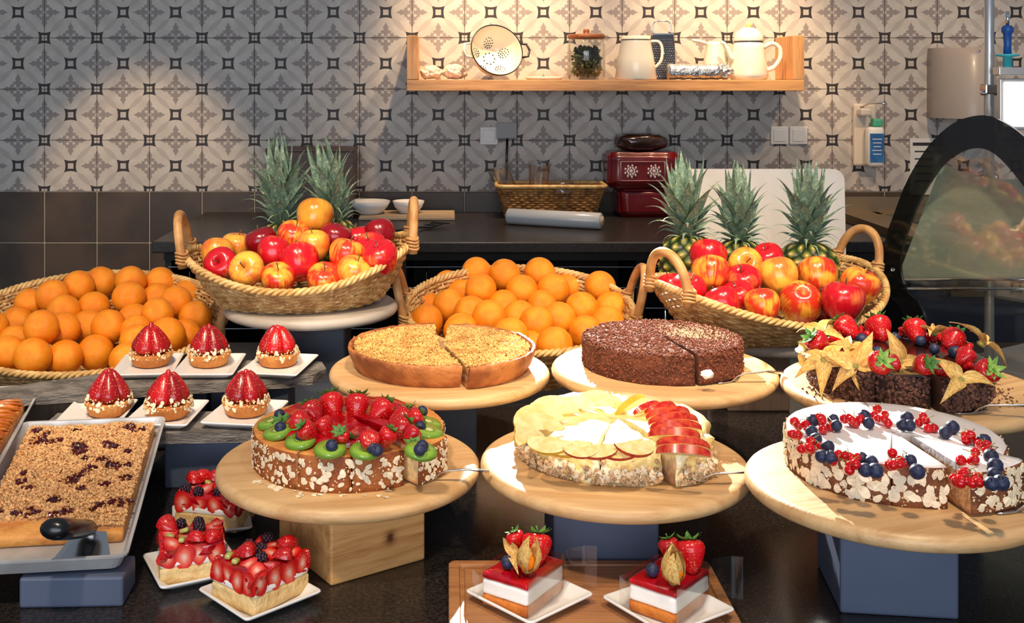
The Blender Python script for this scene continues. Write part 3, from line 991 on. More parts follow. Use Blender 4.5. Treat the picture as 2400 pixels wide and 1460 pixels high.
def calyx_mesh(m, k):
    mb = MB()
    rng = random.Random(k)
    for i in range(7):
        a = 2 * PI * i / 7 + rng.uniform(-.15, .15)
        up = rng.uniform(-.1, .55)
        ln = rng.uniform(.62, .95)

        def fn(u, v, a=a, up=up, ln=ln):
            w = .24 * math.sin(PI * min(1, v * .92 + .08)) ** .8 * (1 - v * .3)
            r = .05 + ln * v
            z = .84 + up * v * v * ln - .12 * v * (1 - v) + .08 * abs(u - .5)
            y = (u - .5) * 2 * w
            return (r * math.cos(a) - y * math.sin(a), r * math.sin(a) + y * math.cos(a), z)
        mb.grid(fn, 2, 4)
    mb.tube([(0, 0, .8), (.04, .02, 1.05), (.12, .05, 1.25)], [.06, .05, .06], 6)
    return mb.mesh('calyx', m)


SM = [strawberry_mesh(k) for k in range(3)]
CM = [calyx_mesh(M['calyx'], k) for k in range(2)]
CMP = calyx_mesh(M['calyx_pale'], 5)
KM = MB().lathe([(0, 0), (.90, 0), (1.0, .08), (1.0, .26), (.94, .34), (0, .36)], 24,
                fn=lambda r, z, a: (r * (1 + .03 * math.cos(2 * a)), z)).mesh('kiwi_slice', M['kiwi'])
BM = MB().lathe([(0, -.92), (.4, -.86), (.76, -.6), (.97, -.15), (1.0, .15), (.88, .52), (.62, .78), (.42, .88), (.36, .98), (.28, .84), (.18, .72), (0, .70)], 14,
                fn=lambda r, z, a: (r * (1 + (.22 * math.cos(5 * a) if z > .9 else 0)), z)).mesh('blueberry', M['blueberry'])
RM = MB().ball((0, 0, 0), 1.0, 12, 8).add(MB().tube([(0, 0, .95), (.03, 0, 1.25)], [.14, .05], 5).v, MB().tube([(0, 0, .95), (.03, 0, 1.25)], [.14, .05], 5).f, 1).mesh('redcurrant', [M['currant'], M['stem_green']])


def flake(k):
    rng = random.Random(k)
    n = 10
    e = rng.uniform(.55, .8)
    vs = []
    for z in (-.05, .05):
        vs.append((0, 0, z + .03))
        for i in range(n):
            a = 2 * PI * i / n
            r = rng.uniform(.85, 1.1) if k % 2 else 1.0
            x, y = r * math.cos(a), e * r * math.sin(a) * (1 - .18 * math.cos(a))
            vs.append((x, y, z - .12 * x * x + .05 * rng.uniform(-1, 1)))
    fs = []
    for i in range(n):
        j = (i + 1) % n
        fs += [(0, 1 + j, 1 + i), (n + 1, n + 2 + i, n + 2 + j), (1 + i, 1 + j, n + 2 + j, n + 2 + i)]
    return MB().add(vs, fs, 0, False).mesh('almond_flake', M['almond'])


FM = [flake(k) for k in range(4)]


def put_straw(parent, p, s, axis, k, leaf=True, pale=False):
    e = Vector(axis).normalized().to_track_quat('Z', 'Y').to_euler()
    o = obj('strawberry', SM[k % 3], parent, p, e, s)
    if leaf:
        obj('calyx', CMP if pale else CM[k % 2], o)
    return o


def half_berry_mesh():
    """strawberry halved lengthwise: round side down the back, cut face to +Y... flat face at y=0"""
    prof = [(0, -1.1), (.3, -.92), (.56, -.6), (.76, -.2), (.88, .15), (.86, .5), (.62, .74), (.3, .8), (0, .8)]
    mb = MB()
    rows = []
    vs = []
    for r, z in prof:
        if r == 0:
            rows.append([len(vs)])
            vs.append((0, 0, z))
        else:
            rows.append(list(range(len(vs), len(vs) + 9)))
            vs += [(r * math.cos(PI * q / 8), r * math.sin(PI * q / 8), z) for q in range(9)]
    fs = []
    for A, B in zip(rows, rows[1:]):
        for k in range(8):
            if len(A) == 1:
                fs.append((A[0], B[k + 1], B[k]))
            elif len(B) == 1:
                fs.append((A[k], A[k + 1], B[0]))
            else:
                fs.append((A[k], A[k + 1], B[k + 1], B[k]))
    mb.add(vs, fs, 0)
    # cut face: outline ring to a line of centres
    cut = [vs[r[0]] for r in rows] + [vs[r[-1]] for r in rows[::-1] if len(r) > 1]
    mb.add([(x, -.002, z) for x, y, z in cut], [tuple(range(len(cut)))], 1, False)
    return mb


def cut_mat():
    m, nt, b = newmat('halved_strawberry_flesh')
    tc = N(nt, 'ShaderNodeTexCoord').outputs['Object']
    mp = N(nt, 'ShaderNodeMapping', ins={0: tc, 1: (0, 0, .05), 3: (1.15, 0, .85)}).outputs[0]
    r = N(nt, 'ShaderNodeVectorMath', operation='LENGTH', ins={0: mp}).outputs['Value']
    nz = N(nt, 'ShaderNodeTexNoise', ins={'Vector': tc, 'Scale': 3.0}).outputs[0]
    f = mth(nt, 'ADD', r, mth(nt, 'MULTIPLY', mth(nt, 'SUBTRACT', nz, .5), .3))
    nt.links.new(ramp(nt, f, [(.1, lin((240, 190, 170))), (.35, lin((236, 120, 96))), (.62, lin((222, 52, 40))), (.9, lin((196, 20, 22)))]), b.inputs['Base Color'])
    b.inputs['Roughness'].default_value = .25
    b.inputs['Coat Weight'].default_value = .4
    return m


M['halfcut'] = cut_mat()
HM = half_berry_mesh().mesh('strawberry_half', [M['strawberry'], M['halfcut']])

PET = MB()


def _pet(u, v):
    w = .27 * math.sin(PI * v ** .7) * (1 - .25 * v) + .008
    x = (u - .5) * 2
    return (v, x * w, .55 * v * (1 - v) * 1.6 - .62 * v ** 2.2 - .17 * (1 - x * x) * math.sin(PI * v) + .02 * math.sin(9 * v + 2 * x))


PET.grid(_pet, 6, 8)
PET.grid(lambda u, v: tuple(a + b for a, b in zip(_pet(u, v), (0, 0, -.012))), 6, 8)
PETM = PET.mesh('husk_petal', M['husk'])
PEC = MB()


def _pec(u, v):
    w = .36 * math.sin(PI * (.10 + .86 * v) ** .85) * (1 - .3 * v) + .008
    x = (u - .5) * 2
    return (v, x * w, .60 * v * v - .24 * v - .16 * (1 - x * x) * math.sin(PI * v) + .02 * math.sin(8 * v + 2 * x))


PEC.grid(_pec, 6, 8)
PEC.grid(lambda u, v: tuple(a + b for a, b in zip(_pec(u, v), (0, 0, -.012))), 6, 8)
PECM = PEC.mesh('husk_petal', M['husk'])
PHB = MB().ball((0, 0, 0), 1.0, 16, 10).mesh('physalis_berry', M['physalis'])
HKN = MB().lathe([(0, -.1), (.12, -.08), (.16, .0), (.1, .08), (0, .1)], 8).mesh('husk', M['stem_green'])


def physalis(parent, p, axis, size, k, petals=5, open_=70, berry=False):
    """husk spread like a star: parts of the cake; petals are sub-parts"""
    rng = random.Random(k)
    e = Vector(axis).normalized().to_track_quat('Z', 'Y').to_euler()
    o = obj('physalis_husk', HKN, parent, p, e, size)
    for i in range(petals):
        obj('husk_petal', PECM if berry else PETM, o, (0, 0, 0), (rng.uniform(-.3, .3), R(rng.uniform(-1, 1) * 18 - (90 - open_)), 2 * PI * i / petals + rng.uniform(-.25, .25)), rng.uniform(.85, 1.15))
    if berry:
        obj('berry', PHB, o, (0, 0, .32), (0, 0, 0), .30)
    return o


def sector(r, h, a0, a1, mats, rnd=.004, rb=None, rings=10, step=4, nside=0.0, ntop=0.0, freq=60, seed=0, dip=0.0, z0=0.0):
    """a round cake or a wedge of it; faces: 0 side, 1 top, 2 cut"""
    rb = r if rb is None else rb
    full = a1 - a0 >= 359.9
    na = max(3, int((a1 - a0) / step))
    side = [(rb + (r - rb) * t, z0 + (h - rnd - z0) * t) for t in (0, .2, .4, .6, .8, 1.0)]
    prof = side + [(r - rnd * .3, h - rnd * .3), (r - rnd, h)]
    ns = len(prof)
    for i in range(1, rings):
        prof.append(((r - rnd) * (1 - i / rings), h))
    vs, fs, mi = [], [], []
    off = Vector((seed * 7.3, seed * 3.1, 0))
    for q in range(na + (0 if full else 1)):
        a = R(a0 + (a1 - a0) * q / na)
        for i, (rho, z) in enumerate(prof):
            p = Vector((rho * math.cos(a), rho * math.sin(a), z))
            if nside and i < ns - 1:
                d = noise.noise(p * freq + off) * nside
                p += Vector((math.cos(a), math.sin(a), 0)) * d
            if i >= ns - 1:
                k = 1 - rho / r
                p.z += noise.noise(p * freq + off) * ntop - dip * min(1, k * 3)
            vs.append(tuple(p))
    vs.append((0, 0, h - dip + noise.noise(off) * ntop))
    vs.append((0, 0, z0))
    c, c0 = len(vs) - 2, len(vs) - 1
    n = len(prof)
    nq = na + (0 if full else 1)
    for q in range(na):
        A, B = q * n, ((q + 1) % nq) * n
        for i in range(n - 1):
            fs.append((A + i, B + i, B + i + 1, A + i + 1))
            mi.append(0 if i < ns - 2 else 1)
        fs.append((A + n - 1, B + n - 1, c))
        mi.append(1)
        fs.append((c0, B, A))
        mi.append(0)
    if not full:
        A = 0
        fs.append((c0, *[A + i for i in range(n)], c))
        mi.append(2)
        A = na * n
        fs.append((c, *[A + i for i in range(n - 1, -1, -1)], c0))
        mi.append(2)
    mb = MB()
    mb.v, mb.f, mb.m, mb.s = vs, fs, mi, [m_ != 2 for m_ in mi]
    return mb


def side_flakes(parent, r, h, a0, a1, n, seed, smin=.0035, smax=.0065, bits=0, bitmat='almond_s', lowbias=False):
    rng = random.Random(seed)
    for i in range(n):
        a = R(rng.uniform(a0, a1))
        z = h * (rng.uniform(.04, .88) if not lowbias else rng.uniform(.03, .95) ** 1.2)
        d = Vector((math.cos(a), math.sin(a), rng.uniform(-.22, .22)))
        d += Vector((rng.uniform(-.22, .22), rng.uniform(-.22, .22), 0))
        e = (d.normalized().to_track_quat('Z', 'Y') @ Euler((0, 0, rng.uniform(0, 6))).to_quaternion()).to_euler()
        obj('almond_flake', FM[i % 4], parent, ((r + .0015) * math.cos(a), (r + .0015) * math.sin(a), max(z, .006)), e, rng.uniform(smin, smax))
    if bits:
        mb = MB()
        pts = []
        for i in range(bits):
            a = R(rng.uniform(a0, a1))
            z = h * (rng.uniform(.0, .95) ** (1.5 if lowbias else 1))
            pts.append(((r + .001) * math.cos(a), (r + .001) * math.sin(a), z + .001))
        crumbs(mb, pts, .0008, .0020, 0, rng)
        obj('nut_bits', mb.mesh('nut_bits', M[bitmat]), parent, kind='stuff')


def server(label, loc, blade_deg, handle_deg, hl=.085, rise=.014, bl=.12):
    """cake server: pointed blade under the slice, stepped neck and flat handle"""
    root = thing('cake_server', label, 'server', loc, group='cake servers')
    a = R(blade_deg)
    b = R(handle_deg)
    mb = MB()
    out = [(-bl, 0)]
    for i in range(9):
        t = -1 + 2 * i / 8
        out.append((-.004 + .008 * (1 - t * t), .030 * t))
    mb.prism([(x * math.cos(a) - y * math.sin(a), x * math.sin(a) + y * math.cos(a)) for x, y in out], 0, .0016)
    mb.tube([((x) * math.cos(a) - y * math.sin(a), (x) * math.sin(a) + y * math.cos(a), .0014) for x, y in out[1:]], .0012, 6)
    obj('blade', mb.mesh('blade', M['steel_s']), root)
    mb = MB()
    p0 = Vector((.0 * math.cos(a), .0 * math.sin(a), .001))
    d, h_ = Vector((math.cos(a), math.sin(a), 0)), Vector((math.cos(b), math.sin(b), 0))
    pts = [p0, p0 + d * .006 + Vector((0, 0, .003)), p0 + d * .010 + h_ * .003 + Vector((0, 0, rise * .7)), p0 + d * .010 + h_ * .014 + Vector((0, 0, rise)),
           p0 + d * .010 + h_ * (hl * .6) + Vector((0, 0, rise * 1.25)), p0 + d * .010 + h_ * hl + Vector((0, 0, rise * 1.1))]
    mb.tube(pts, [.004, .004, .0035, .004, .006, .0065], 8, flat=.32)
    obj('handle', mb.mesh('handle', M['steel_s']), root)
    return root


def wedge_loc(c, deg, d, dz=0.0):
    return (c[0] + d * math.cos(R(deg)), c[1] + d * math.sin(R(deg)), c[2] + dz)


def lumpy_ball(x, y, z, seed):
    mb = MB().ball((0, 0, 0), 1.0, 16, 10)
    mb.v = [tuple(Vector((a * x, b * y, c * z)) * (1 + .3 * noise.noise(Vector((a, b, c)) * 2 + Vector((seed, 0, 0))))) for a, b, c in mb.v]
    return mb


def rel(root, p):
    return Vector(p) - root.location


# ---------------------------------------------------------------- cake with strawberries and kiwi
cA = Vector((-.151, 1.694, BP['A'].z))
HA = .052
ZA = cA.z + HA
ck = thing('fruit_cake', 'cake topped with glazed strawberries and kiwi slices, almond flakes round its side', 'cake', cA)
for a0, a1 in ((-19.5, 128), (128.6, 244.6), (245.4, 276.3), (277, 307.5)):
    obj('cut_portion', sector(.145, HA, a0, a1, None, nside=.0012, freq=70, seed=1).mesh('cut_portion', [M['sponge_crust'], M['sponge_top'], M['cutA']]), ck)
jl = sector(.114, .013, -19, 307, None, rnd=.005, nside=.006, ntop=.004, freq=45, seed=3).mesh('jelly_top', [M['jelly'], M['jelly'], M['jelly']])
obj('jelly_top', jl, ck, (0, 0, HA - .001))
side_flakes(ck, .145, HA, 160, 307, 150, 1, bits=260)
side_flakes(ck, .145, HA, -19, 40, 24, 7, bits=60)
for k, (x, y, s, ax) in enumerate([(733, 966, .019, (-.5, .5, .6)), (778, 951, .022, (-.25, .6, .75)), (836, 954, .022, (.05, .6, .8)), (892, 964, .021, (.55, .5, .5)),
                                   (938, 984, .020, (.7, .4, .3)), (706, 990, .018, (-.7, .3, .4)), (935, 1005, .020, (.6, .3, .4)), (968, 982, .017, (.8, .3, .4)),
                                   (722, 1012, .016, (-.6, -.2, .6)), (864, 1034, .016, (.2, -.5, .5)), (800, 1022, .015, (-.1, -.5, .6)), (760, 1000, .016, (-.5, .2, .8)), (905, 1025, .016, (.5, .1, .7))]):
    put_straw(ck, rel(ck, on(x, y, ZA + .020)), s, ax, k, leaf=k not in (5, 9, 11))
for k, (x, y) in enumerate([(652, 1019), (705, 1040), (774, 1059), (857, 1062), (637, 997), (1003, 1018), (1000, 998)]):
    p = rel(ck, on(x, y, ZA + .003))
    dv = Vector((p.x, p.y, 0)).normalized() * .22 + Vector((0, 0, 1))
    obj('kiwi_slice', KM, ck, p, dv.to_track_quat('Z', 'Y').to_euler(), .0225)
for k, (x, y) in enumerate([(657, 1002), (706, 1022), (777, 1045), (873, 1050), (655, 972), (985, 1000), (990, 964), (884, 1056)]):
    obj('blueberry', BM, ck, rel(ck, on(x, y, ZA + .014)), (R(-40 + 25 * k), R(20 * k), 0), .0088)
for k, (x, y) in enumerate([(668, 985), (728, 1012), (795, 1030), (812, 1032), (964, 962), (985, 985)]):
    obj('leaf_sprig', CM[k % 2], ck, rel(ck, on(x, y, ZA + .012)) - Vector((0, 0, .012)), (R(25), R(15 * (k % 3 - 1)), k), .019)
sl = thing('fruit_cake_slice', 'slice of strawberry cake with one kiwi disc, pulled out on a server', 'cake slice', wedge_loc(cA, -36, .019, .0035))
obj('sponge', sector(.145, HA, -50, -22, None, nside=.0012, freq=70, seed=2).mesh('sponge', [M['sponge_crust'], M['sponge_top'], M['cutA']]), sl)
obj('jelly_top', sector(.112, .012, -49, -23, None, rnd=.005, nside=.005, ntop=.004, freq=45, seed=4).mesh('jelly_top', [M['jelly'], M['jelly'], M['jelly']]), sl, (0, 0, HA - .001))
side_flakes(sl, .145, HA, -49, -23, 34, 2, bits=110)
p = rel(sl, on(985, 1064, ZA + .006))
obj('kiwi_slice', KM, sl, p, (R(12), R(8), 0), .0225)
for k, (x, y) in enumerate([(990, 1046), (984, 1054)]):
    obj('blueberry', BM, sl, rel(sl, on(x, y, ZA + .018)), (R(-30 + 50 * k), 0, 0), .0088)
obj('leaf_sprig', CM[0], sl, rel(sl, on(968, 1036, ZA + .012)) - Vector((0, 0, .014)), (R(20), R(-20), 1), .02)
put_straw(sl, rel(sl, on(965, 1020, ZA + .018)), .015, (.6, .2, .5), 2, leaf=False)
server('steel cake server under the strawberry and kiwi slice', wedge_loc(cA, -36, .158, .001), -36, -6, .075)
rng = random.Random(4)
ff = thing('almond_flakes_fallen', 'loose almond flakes fallen on the board before the strawberry cake', 'flakes', (cA.x, cA.y - .16, cA.z))
for i in range(26):
    a = R(rng.uniform(215, 300))
    d = .150 + abs(rng.gauss(0, .012))
    obj('almond_flake', FM[i % 4], ff, (d * math.cos(a), d * math.sin(a) + .16, .0012), (rng.uniform(-.15, .15), rng.uniform(-.15, .15), rng.uniform(0, 6)), rng.uniform(.003, .006))

# ---------------------------------------------------------------- apple torte
cB = Vector((.252, 1.690, BP['B'].z))
HB = .053
ZB_ = cB.z + HB
M['custard'] = mat('pale_custard', (240, 218, 150), (226, 194, 112), ns=40, rough=.35, coat=.2, bump=.5, bs=70, c3=(248, 236, 196), ns3=30, lo3=.5, hi3=.62)
M['custard_top'] = mat('custard_cream_top', (240, 224, 168), (232, 206, 128), ns=22, rough=.35, coat=.2, bump=.3, bs=60)
M['torte_cut'] = layers('cut_face_of_apple_torte', .053, [(0, (150, 104, 70)), (.2, (176, 128, 92)), (.5, (214, 176, 130)), (.8, (238, 214, 150)), (1, (240, 226, 170))])
M['crust_bits'] = mat('toasted_crust_bits', (196, 160, 118), rough=.7, island=.35)
M['apple_flesh'] = mat('apple_flesh', (238, 218, 158), (228, 198, 124), ns=2.5, rough=.4, coat=.25)
M['apple_skin_s'] = mat('apple_slice_skin', (172, 24, 24), (200, 74, 40), ns=4, rough=.25, coat=.3)
M['apple_skin_y'] = mat('yellow_apple_slice_skin', (230, 176, 50), (214, 150, 40), ns=35, rough=.25, coat=.3)
ck = thing('apple_torte', 'custard torte covered with fanned raw apple slices on an almond crust', 'cake', cB)
for a0, a1 in ((-34.5, 150), (150.7, 254), (254.8, 288.8)):
    obj('cut_portion', sector(.143, HB, a0, a1, None, rnd=.008, nside=.007, ntop=.004, freq=55, seed=6).mesh('cut_portion', [M['custard'], M['custard_top'], M['torte_cut']]), ck)


def crust(parent, r, a0, a1, n, nf, seed):
    rng = random.Random(seed)
    mb = MB()
    pts = []
    for i in range(n):
        a = R(rng.uniform(a0, a1))
        z = abs(rng.gauss(0, .012))
        pts.append(((r + rng.uniform(-.001, .006)) * math.cos(a), (r + rng.uniform(-.001, .006)) * math.sin(a), min(z, .034) + .002))
    crumbs(mb, pts, .0016, .0042, 0, rng)
    obj('crust_bits', mb.mesh('crust_bits', M['crust_bits']), parent, kind='stuff')
    for i in range(nf):
        a = R(rng.uniform(a0, a1))
        d = Vector((math.cos(a) + rng.uniform(-.5, .5), math.sin(a) + rng.uniform(-.5, .5), rng.uniform(-.3, .6))).normalized()
        obj('almond_flake', FM[i % 4], parent, ((r + .004) * math.cos(a), (r + .004) * math.sin(a), rng.uniform(.006, .026)),
            (d.to_track_quat('Z', 'Y') @ Euler((0, 0, rng.uniform(0, 6))).to_quaternion()).to_euler(), rng.uniform(.004, .0075))


crust(ck, .143, 150, 288, 700, 90, 3)
crust(ck, .143, -34, 60, 160, 14, 5)


def moon(th, half, hgt, skin):
    """half moon of apple: flat bottom edge along x, rounded skin above, thickness along y"""
    n = 12
    mb = MB()
    for y in (-th / 2, th / 2):
        pass
    arc = [(half * math.cos(PI * i / n), hgt * math.sin(PI * i / n) ** .9 if 0 < i < n else 0) for i in range(n + 1)]
    core = [(half * .35 * math.cos(PI * i / 4), hgt * .16 * math.sin(PI * i / 4)) for i in range(4, -1, -1)]
    out = arc + core
    k = len(out)
    vs = [(x, -th / 2 * (.35 + .65 * min(1, z / hgt + .15)), z) for x, z in out] + [(x, th / 2 * (.35 + .65 * min(1, z / hgt + .15)), z) for x, z in out]
    mb.add(vs, [tuple(range(k)), tuple(range(2 * k - 1, k - 1, -1))], 0, False)
    mb.add(vs, [(i + 1, i, k + i, k + i + 1) for i in range(n)], 1, True)
    mb.add(vs, [((i + 1) % k, i, k + i, k + (i + 1) % k) for i in range(n, k)], 0, False)
    return mb.mesh('apple_slice', [M['apple_flesh'], M[skin]])


MO_T = moon(.14, 1.0, .80, 'apple_skin_y')
MO_R = moon(.16, 1.0, .82, 'apple_skin_s')
MO_W = moon(.32, 1.0, .50, 'apple_skin_s')
MO_Y = moon(.34, 1.0, .6, 'apple_skin_y')


def lay(parent, mesh, px, py, dz, size, ez, tilt, roll=0):
    """ez: compass of the slice's long axis, tilt: 0 standing on its cut edge, 90 lying flat"""
    obj('apple_slice', mesh, parent, rel(parent, on(px, py, ZB_ + dz)), Euler((R(tilt), R(roll), R(ez)), 'XYZ'), size)


for m_, x, y, dz, s, ez, ti, ro in [
        (MO_T, 1352, 962, .004, .030, -4, -42, 0), (MO_T, 1300, 972, .006, .040, 14, -48, 0), (MO_R, 1392, 956, .004, .034, -18, -34, -12), (MO_T, 1425, 956, .003, .026, -28, -30, 0),
        (MO_T, 1266, 994, .006, .042, 24, -52, 0), (MO_T, 1268, 1016, .006, .042, 34, -54, 0), (MO_T, 1246, 1034, .003, .030, 48, -58, 0),
        (MO_T, 1290, 1030, .013, .034, 146, -118, 0), (MO_T, 1326, 1030, .014, .038, 160, -120, 0), (MO_R, 1362, 1044, .013, .026, 176, -122, 0),
        (MO_R, 1396, 1040, .014, .032, 168, -120, 0), (MO_R, 1452, 1038, .014, .034, 190, -122, 6), (MO_R, 1484, 1036, .017, .032, 206, -118, -4), (MO_Y, 1478, 958, .004, .032, 34, 24, -16)]:
    lay(ck, m_, x, y, dz, s, ez, ti, ro)
for x, y, dz, s, ez, ti in [(1516, 962, .005, .030, 38, 34), (1548, 962, .005, .030, 28, 34), (1566, 976, .005, .036, 14, 36), (1578, 992, .006, .038, 6, 38), (1584, 1008, .007, .038, 0, 42), (1580, 1024, .007, .037, -6, 46)]:
    lay(ck, MO_W, x, y, dz, s, ez, ti)
sl = thing('apple_torte_slice', 'slice of apple torte with red skinned wedges, pulled out on a server', 'cake slice', wedge_loc(cB, -53, .023, .0035))
obj('custard', sector(.143, HB, -70, -36, None, rnd=.008, nside=.007, ntop=.004, freq=55, seed=7).mesh('custard', [M['custard'], M['custard_top'], M['torte_cut']]), sl)
crust(sl, .143, -69, -37, 130, 22, 9)
for x, y, dz, s, ez, ti in [(1600, 1048, .006, .037, -10, 40), (1602, 1064, .006, .037, -13, 50)]:
    lay(sl, MO_W, x, y, dz, s, ez, ti)
server('steel cake server under the apple torte slice', wedge_loc(cB, -53, .165, .001), -53, -2, .098)

# ---------------------------------------------------------------- chocolate crumb cake
cC = Vector((.385, 1.999, BP['C'].z))
HC = .050
M['choc'] = mat('chocolate_sponge', (106, 56, 34), (84, 42, 25), ns=60, rough=.85, bump=.6, bs=140)
M['choc_bits'] = mat('chocolate_crumbs', (116, 62, 39), rough=.85, island=.3)
M['choc_cut'] = layers('cut_face_of_crumb_cake', .05, [(0, (70, 36, 22)), (.5, (96, 54, 34)), (1, (96, 52, 30))])
M['sugar'] = mat('pale_crumb_dust', (216, 184, 150), rough=.8, island=.2)


def crumb_coat(parent, r, h, a0, a1, ntop, nside, m, seed, name='crumbs', smin=.0012, smax=.003, rin=0.0, flat=.8):
    rng = random.Random(seed)
    mb = MB()
    pts = []
    for i in range(ntop):
        a = R(rng.uniform(a0, a1))
        d = math.sqrt(rng.uniform((rin / r) ** 2, 1)) * (r - .002)
        pts.append((d * math.cos(a), d * math.sin(a), h + rng.uniform(-.0005, .0015)))
    for i in range(nside):
        a = R(rng.uniform(a0, a1))
        pts.append(((r + rng.uniform(-.0005, .001)) * math.cos(a), (r + rng.uniform(-.0005, .001)) * math.sin(a), max(.002, rng.uniform(0, h))))
    crumbs(mb, pts, smin, smax, 0, rng, flat)
    obj(name, mb.mesh(name, m), parent, kind='stuff')


ck = thing('chocolate_crumb_cake', 'flat brown cake covered all over in chocolate crumbs', 'cake', cC)
obj('sponge', sector(.141, HC, -29, 282, None, rnd=.010, nside=.003, ntop=.003, freq=60, seed=9).mesh('sponge', [M['choc'], M['choc'], M['choc_cut']]), ck)
crumb_coat(ck, .141, HC, -28, 281, 3600, 1500, M['choc_bits'], 2)
rng = random.Random(8)
mb = MB()
pts = []
for i in range(900):
    x, y = rng.gauss(.062, .030), rng.gauss(.012, .038)
    if x * x + y * y < .132 ** 2 and x > .0 and (y > -.45 * x):
        pts.append((x, y, HC + .0032))
crumbs(mb, pts, .0008, .0018, 0, rng, .6)
obj('pale_crumbs', mb.mesh('pale_crumbs', M['sugar']), ck, kind='stuff', label='pale crumb dusting')
sl = thing('chocolate_crumb_slice', 'slice of chocolate crumb cake on a server at the cake edge', 'cake slice', wedge_loc(cC, -54, .005, .0035))
obj('sponge', sector(.141, HC, -77, -31, None, rnd=.010, nside=.003, ntop=.003, freq=60, seed=10).mesh('sponge', [M['choc'], M['choc'], M['choc_cut']]), sl)
crumb_coat(sl, .141, HC, -76, -32, 480, 280, M['choc_bits'], 3)
obj('cream_bit', lumpy_ball(.011, .009, .007, 3).mesh('cream_bit', M['cream']), sl, rel(sl, on(1660, 880, cC.z + .030)) + Vector((0, .008, 0)), label='pale cream showing at the cut')
server('steel cake server under the chocolate crumb slice', wedge_loc(cC, -50, .149, .001), -50, 0, .080)

# ---------------------------------------------------------------- crumble pie in two halves
cD = Vector((-.018, 2.030, BP['D'].z))
HD = .040
M['pie_crust'] = mat('baked_pie_crust', (196, 126, 68), (142, 78, 40), ns=20, rough=.55, bump=.4, bs=90)
M['pie_top'] = mat('golden_pie_top', (216, 168, 96), (196, 140, 72), ns=45, rough=.7, bump=.6, bs=120)
M['pie_bits'] = mat('golden_crumble', (232, 188, 112), (196, 138, 70), ns=34, lo=.46, hi=.7, rough=.75, island=.2)
M['pie_cut'] = layers('cut_face_of_pie', .04, [(0, (196, 130, 70)), (.16, (206, 146, 84)), (.24, (150, 86, 52)), (.45, (206, 168, 112)), (.6, (140, 76, 50)), (.8, (206, 150, 80)), (1, (222, 172, 84))], noise_=.35)


def pie(parent, a0, a1, seed):
    obj('filling', sector(.155, HD - .003, a0, a1, None, rnd=.008, rb=.146, ntop=.006, freq=45, seed=seed).mesh('filling', [M['pie_crust'], M['pie_top'], M['pie_cut']]), parent)
    # raised crust wall round the outside
    mb = MB()
    prof = [(.148, 0), (.156, .012), (.162, .028), (.165, .038), (.163, .042), (.158, .040), (.156, .030)]
    na = int((a1 - a0) / 3)
    vs = []
    for q in range(na + 1):
        a = R(a0 + (a1 - a0) * q / na)
        for r, z in prof:
            w = 1 + .012 * noise.noise(Vector((math.cos(a) * 9, math.sin(a) * 9, z * 40 + seed)))
            vs.append((r * w * math.cos(a), r * w * math.sin(a), z + .004 * noise.noise(Vector((math.cos(a) * 12, math.sin(a) * 12, seed))) * (z > .02)))
    n = len(prof)
    fs = [(q * n + i, (q + 1) * n + i, (q + 1) * n + i + 1, q * n + i + 1) for q in range(na) for i in range(n - 1)]
    mb.add(vs, fs)
    mb.add(vs, [tuple(range(n)), tuple(na * n + i for i in range(n - 1, -1, -1))], 0, False)
    obj('crust', mb.mesh('crust', M['pie_crust']), parent)
    crumb_coat(parent, .156, HD - .001, a0, a1, int(19 * (a1 - a0)), 0, M['pie_bits'], seed, 'crumble', .0010, .0027, flat=.6)


ck = thing('crumble_pie_half', 'left half of the golden crumble pie, smooth cut edge to the front', 'pie', cD)
pie(ck, 93, 285, 3)
sl = thing('crumble_pie_half', 'right half of the golden crumble pie, pulled forward with dark fruit showing', 'pie', (cD.x + .012, cD.y - .014, cD.z + .001))
pie(sl, -75, 88, 5)

# ---------------------------------------------------------------- white berry cake
cE = Vector((.605, 1.510, BP['E'].z))
HE = .052
ZE = cE.z + HE
M['icing'] = mat('white_icing', (244, 236, 232), (236, 226, 222), ns=20, rough=.4, coat=.15)
M['nutside'] = mat('brown_nut_sponge_side', (140, 84, 48), (110, 62, 34), ns=40, rough=.7, bump=.4, bs=110)
M['nut_cut'] = layers('cut_face_of_nut_sponge', .052, [(0, (130, 78, 40)), (.1, (190, 130, 72)), (.8, (196, 138, 80)), (.86, (240, 228, 220)), (1, (246, 240, 236))], noise_=.08)
ck = thing('berry_cake', 'white iced cake ringed with redcurrants and blueberries, almond flakes round its side', 'cake', cE)
for a0, a1 in ((-40.5, 84.4), (85, 247.4), (248, 275)):
    obj('cut_portion', sector(.14, HE, a0, a1, None, rnd=.006, nside=.0015, freq=70, seed=12).mesh('cut_portion', [M['nutside'], M['icing'], M['nut_cut']]), ck)
side_flakes(ck, .140, HE, 150, 275, 180, 21, .0045, .0088, bits=200)
side_flakes(ck, .140, HE, -39, 50, 30, 22, .004, .007, bits=60)
sl = thing('berry_cake_slice', 'white iced slice with redcurrants, brown sponge cut face, on a server', 'cake slice', wedge_loc(cE, -63, .030, .0035))
obj('sponge', sector(.14, HE, -84, -43, None, rnd=.006, nside=.0015, freq=70, seed=13).mesh('sponge', [M['nutside'], M['icing'], M['nut_cut']]), sl)
side_flakes(sl, .140, HE, -83, -44, 48, 23, .004, .0075, bits=120)
server('steel cake server under the white berry cake slice', wedge_loc(cE, -58, .174, .001), -60, 12, .09)
rng = random.Random(17)


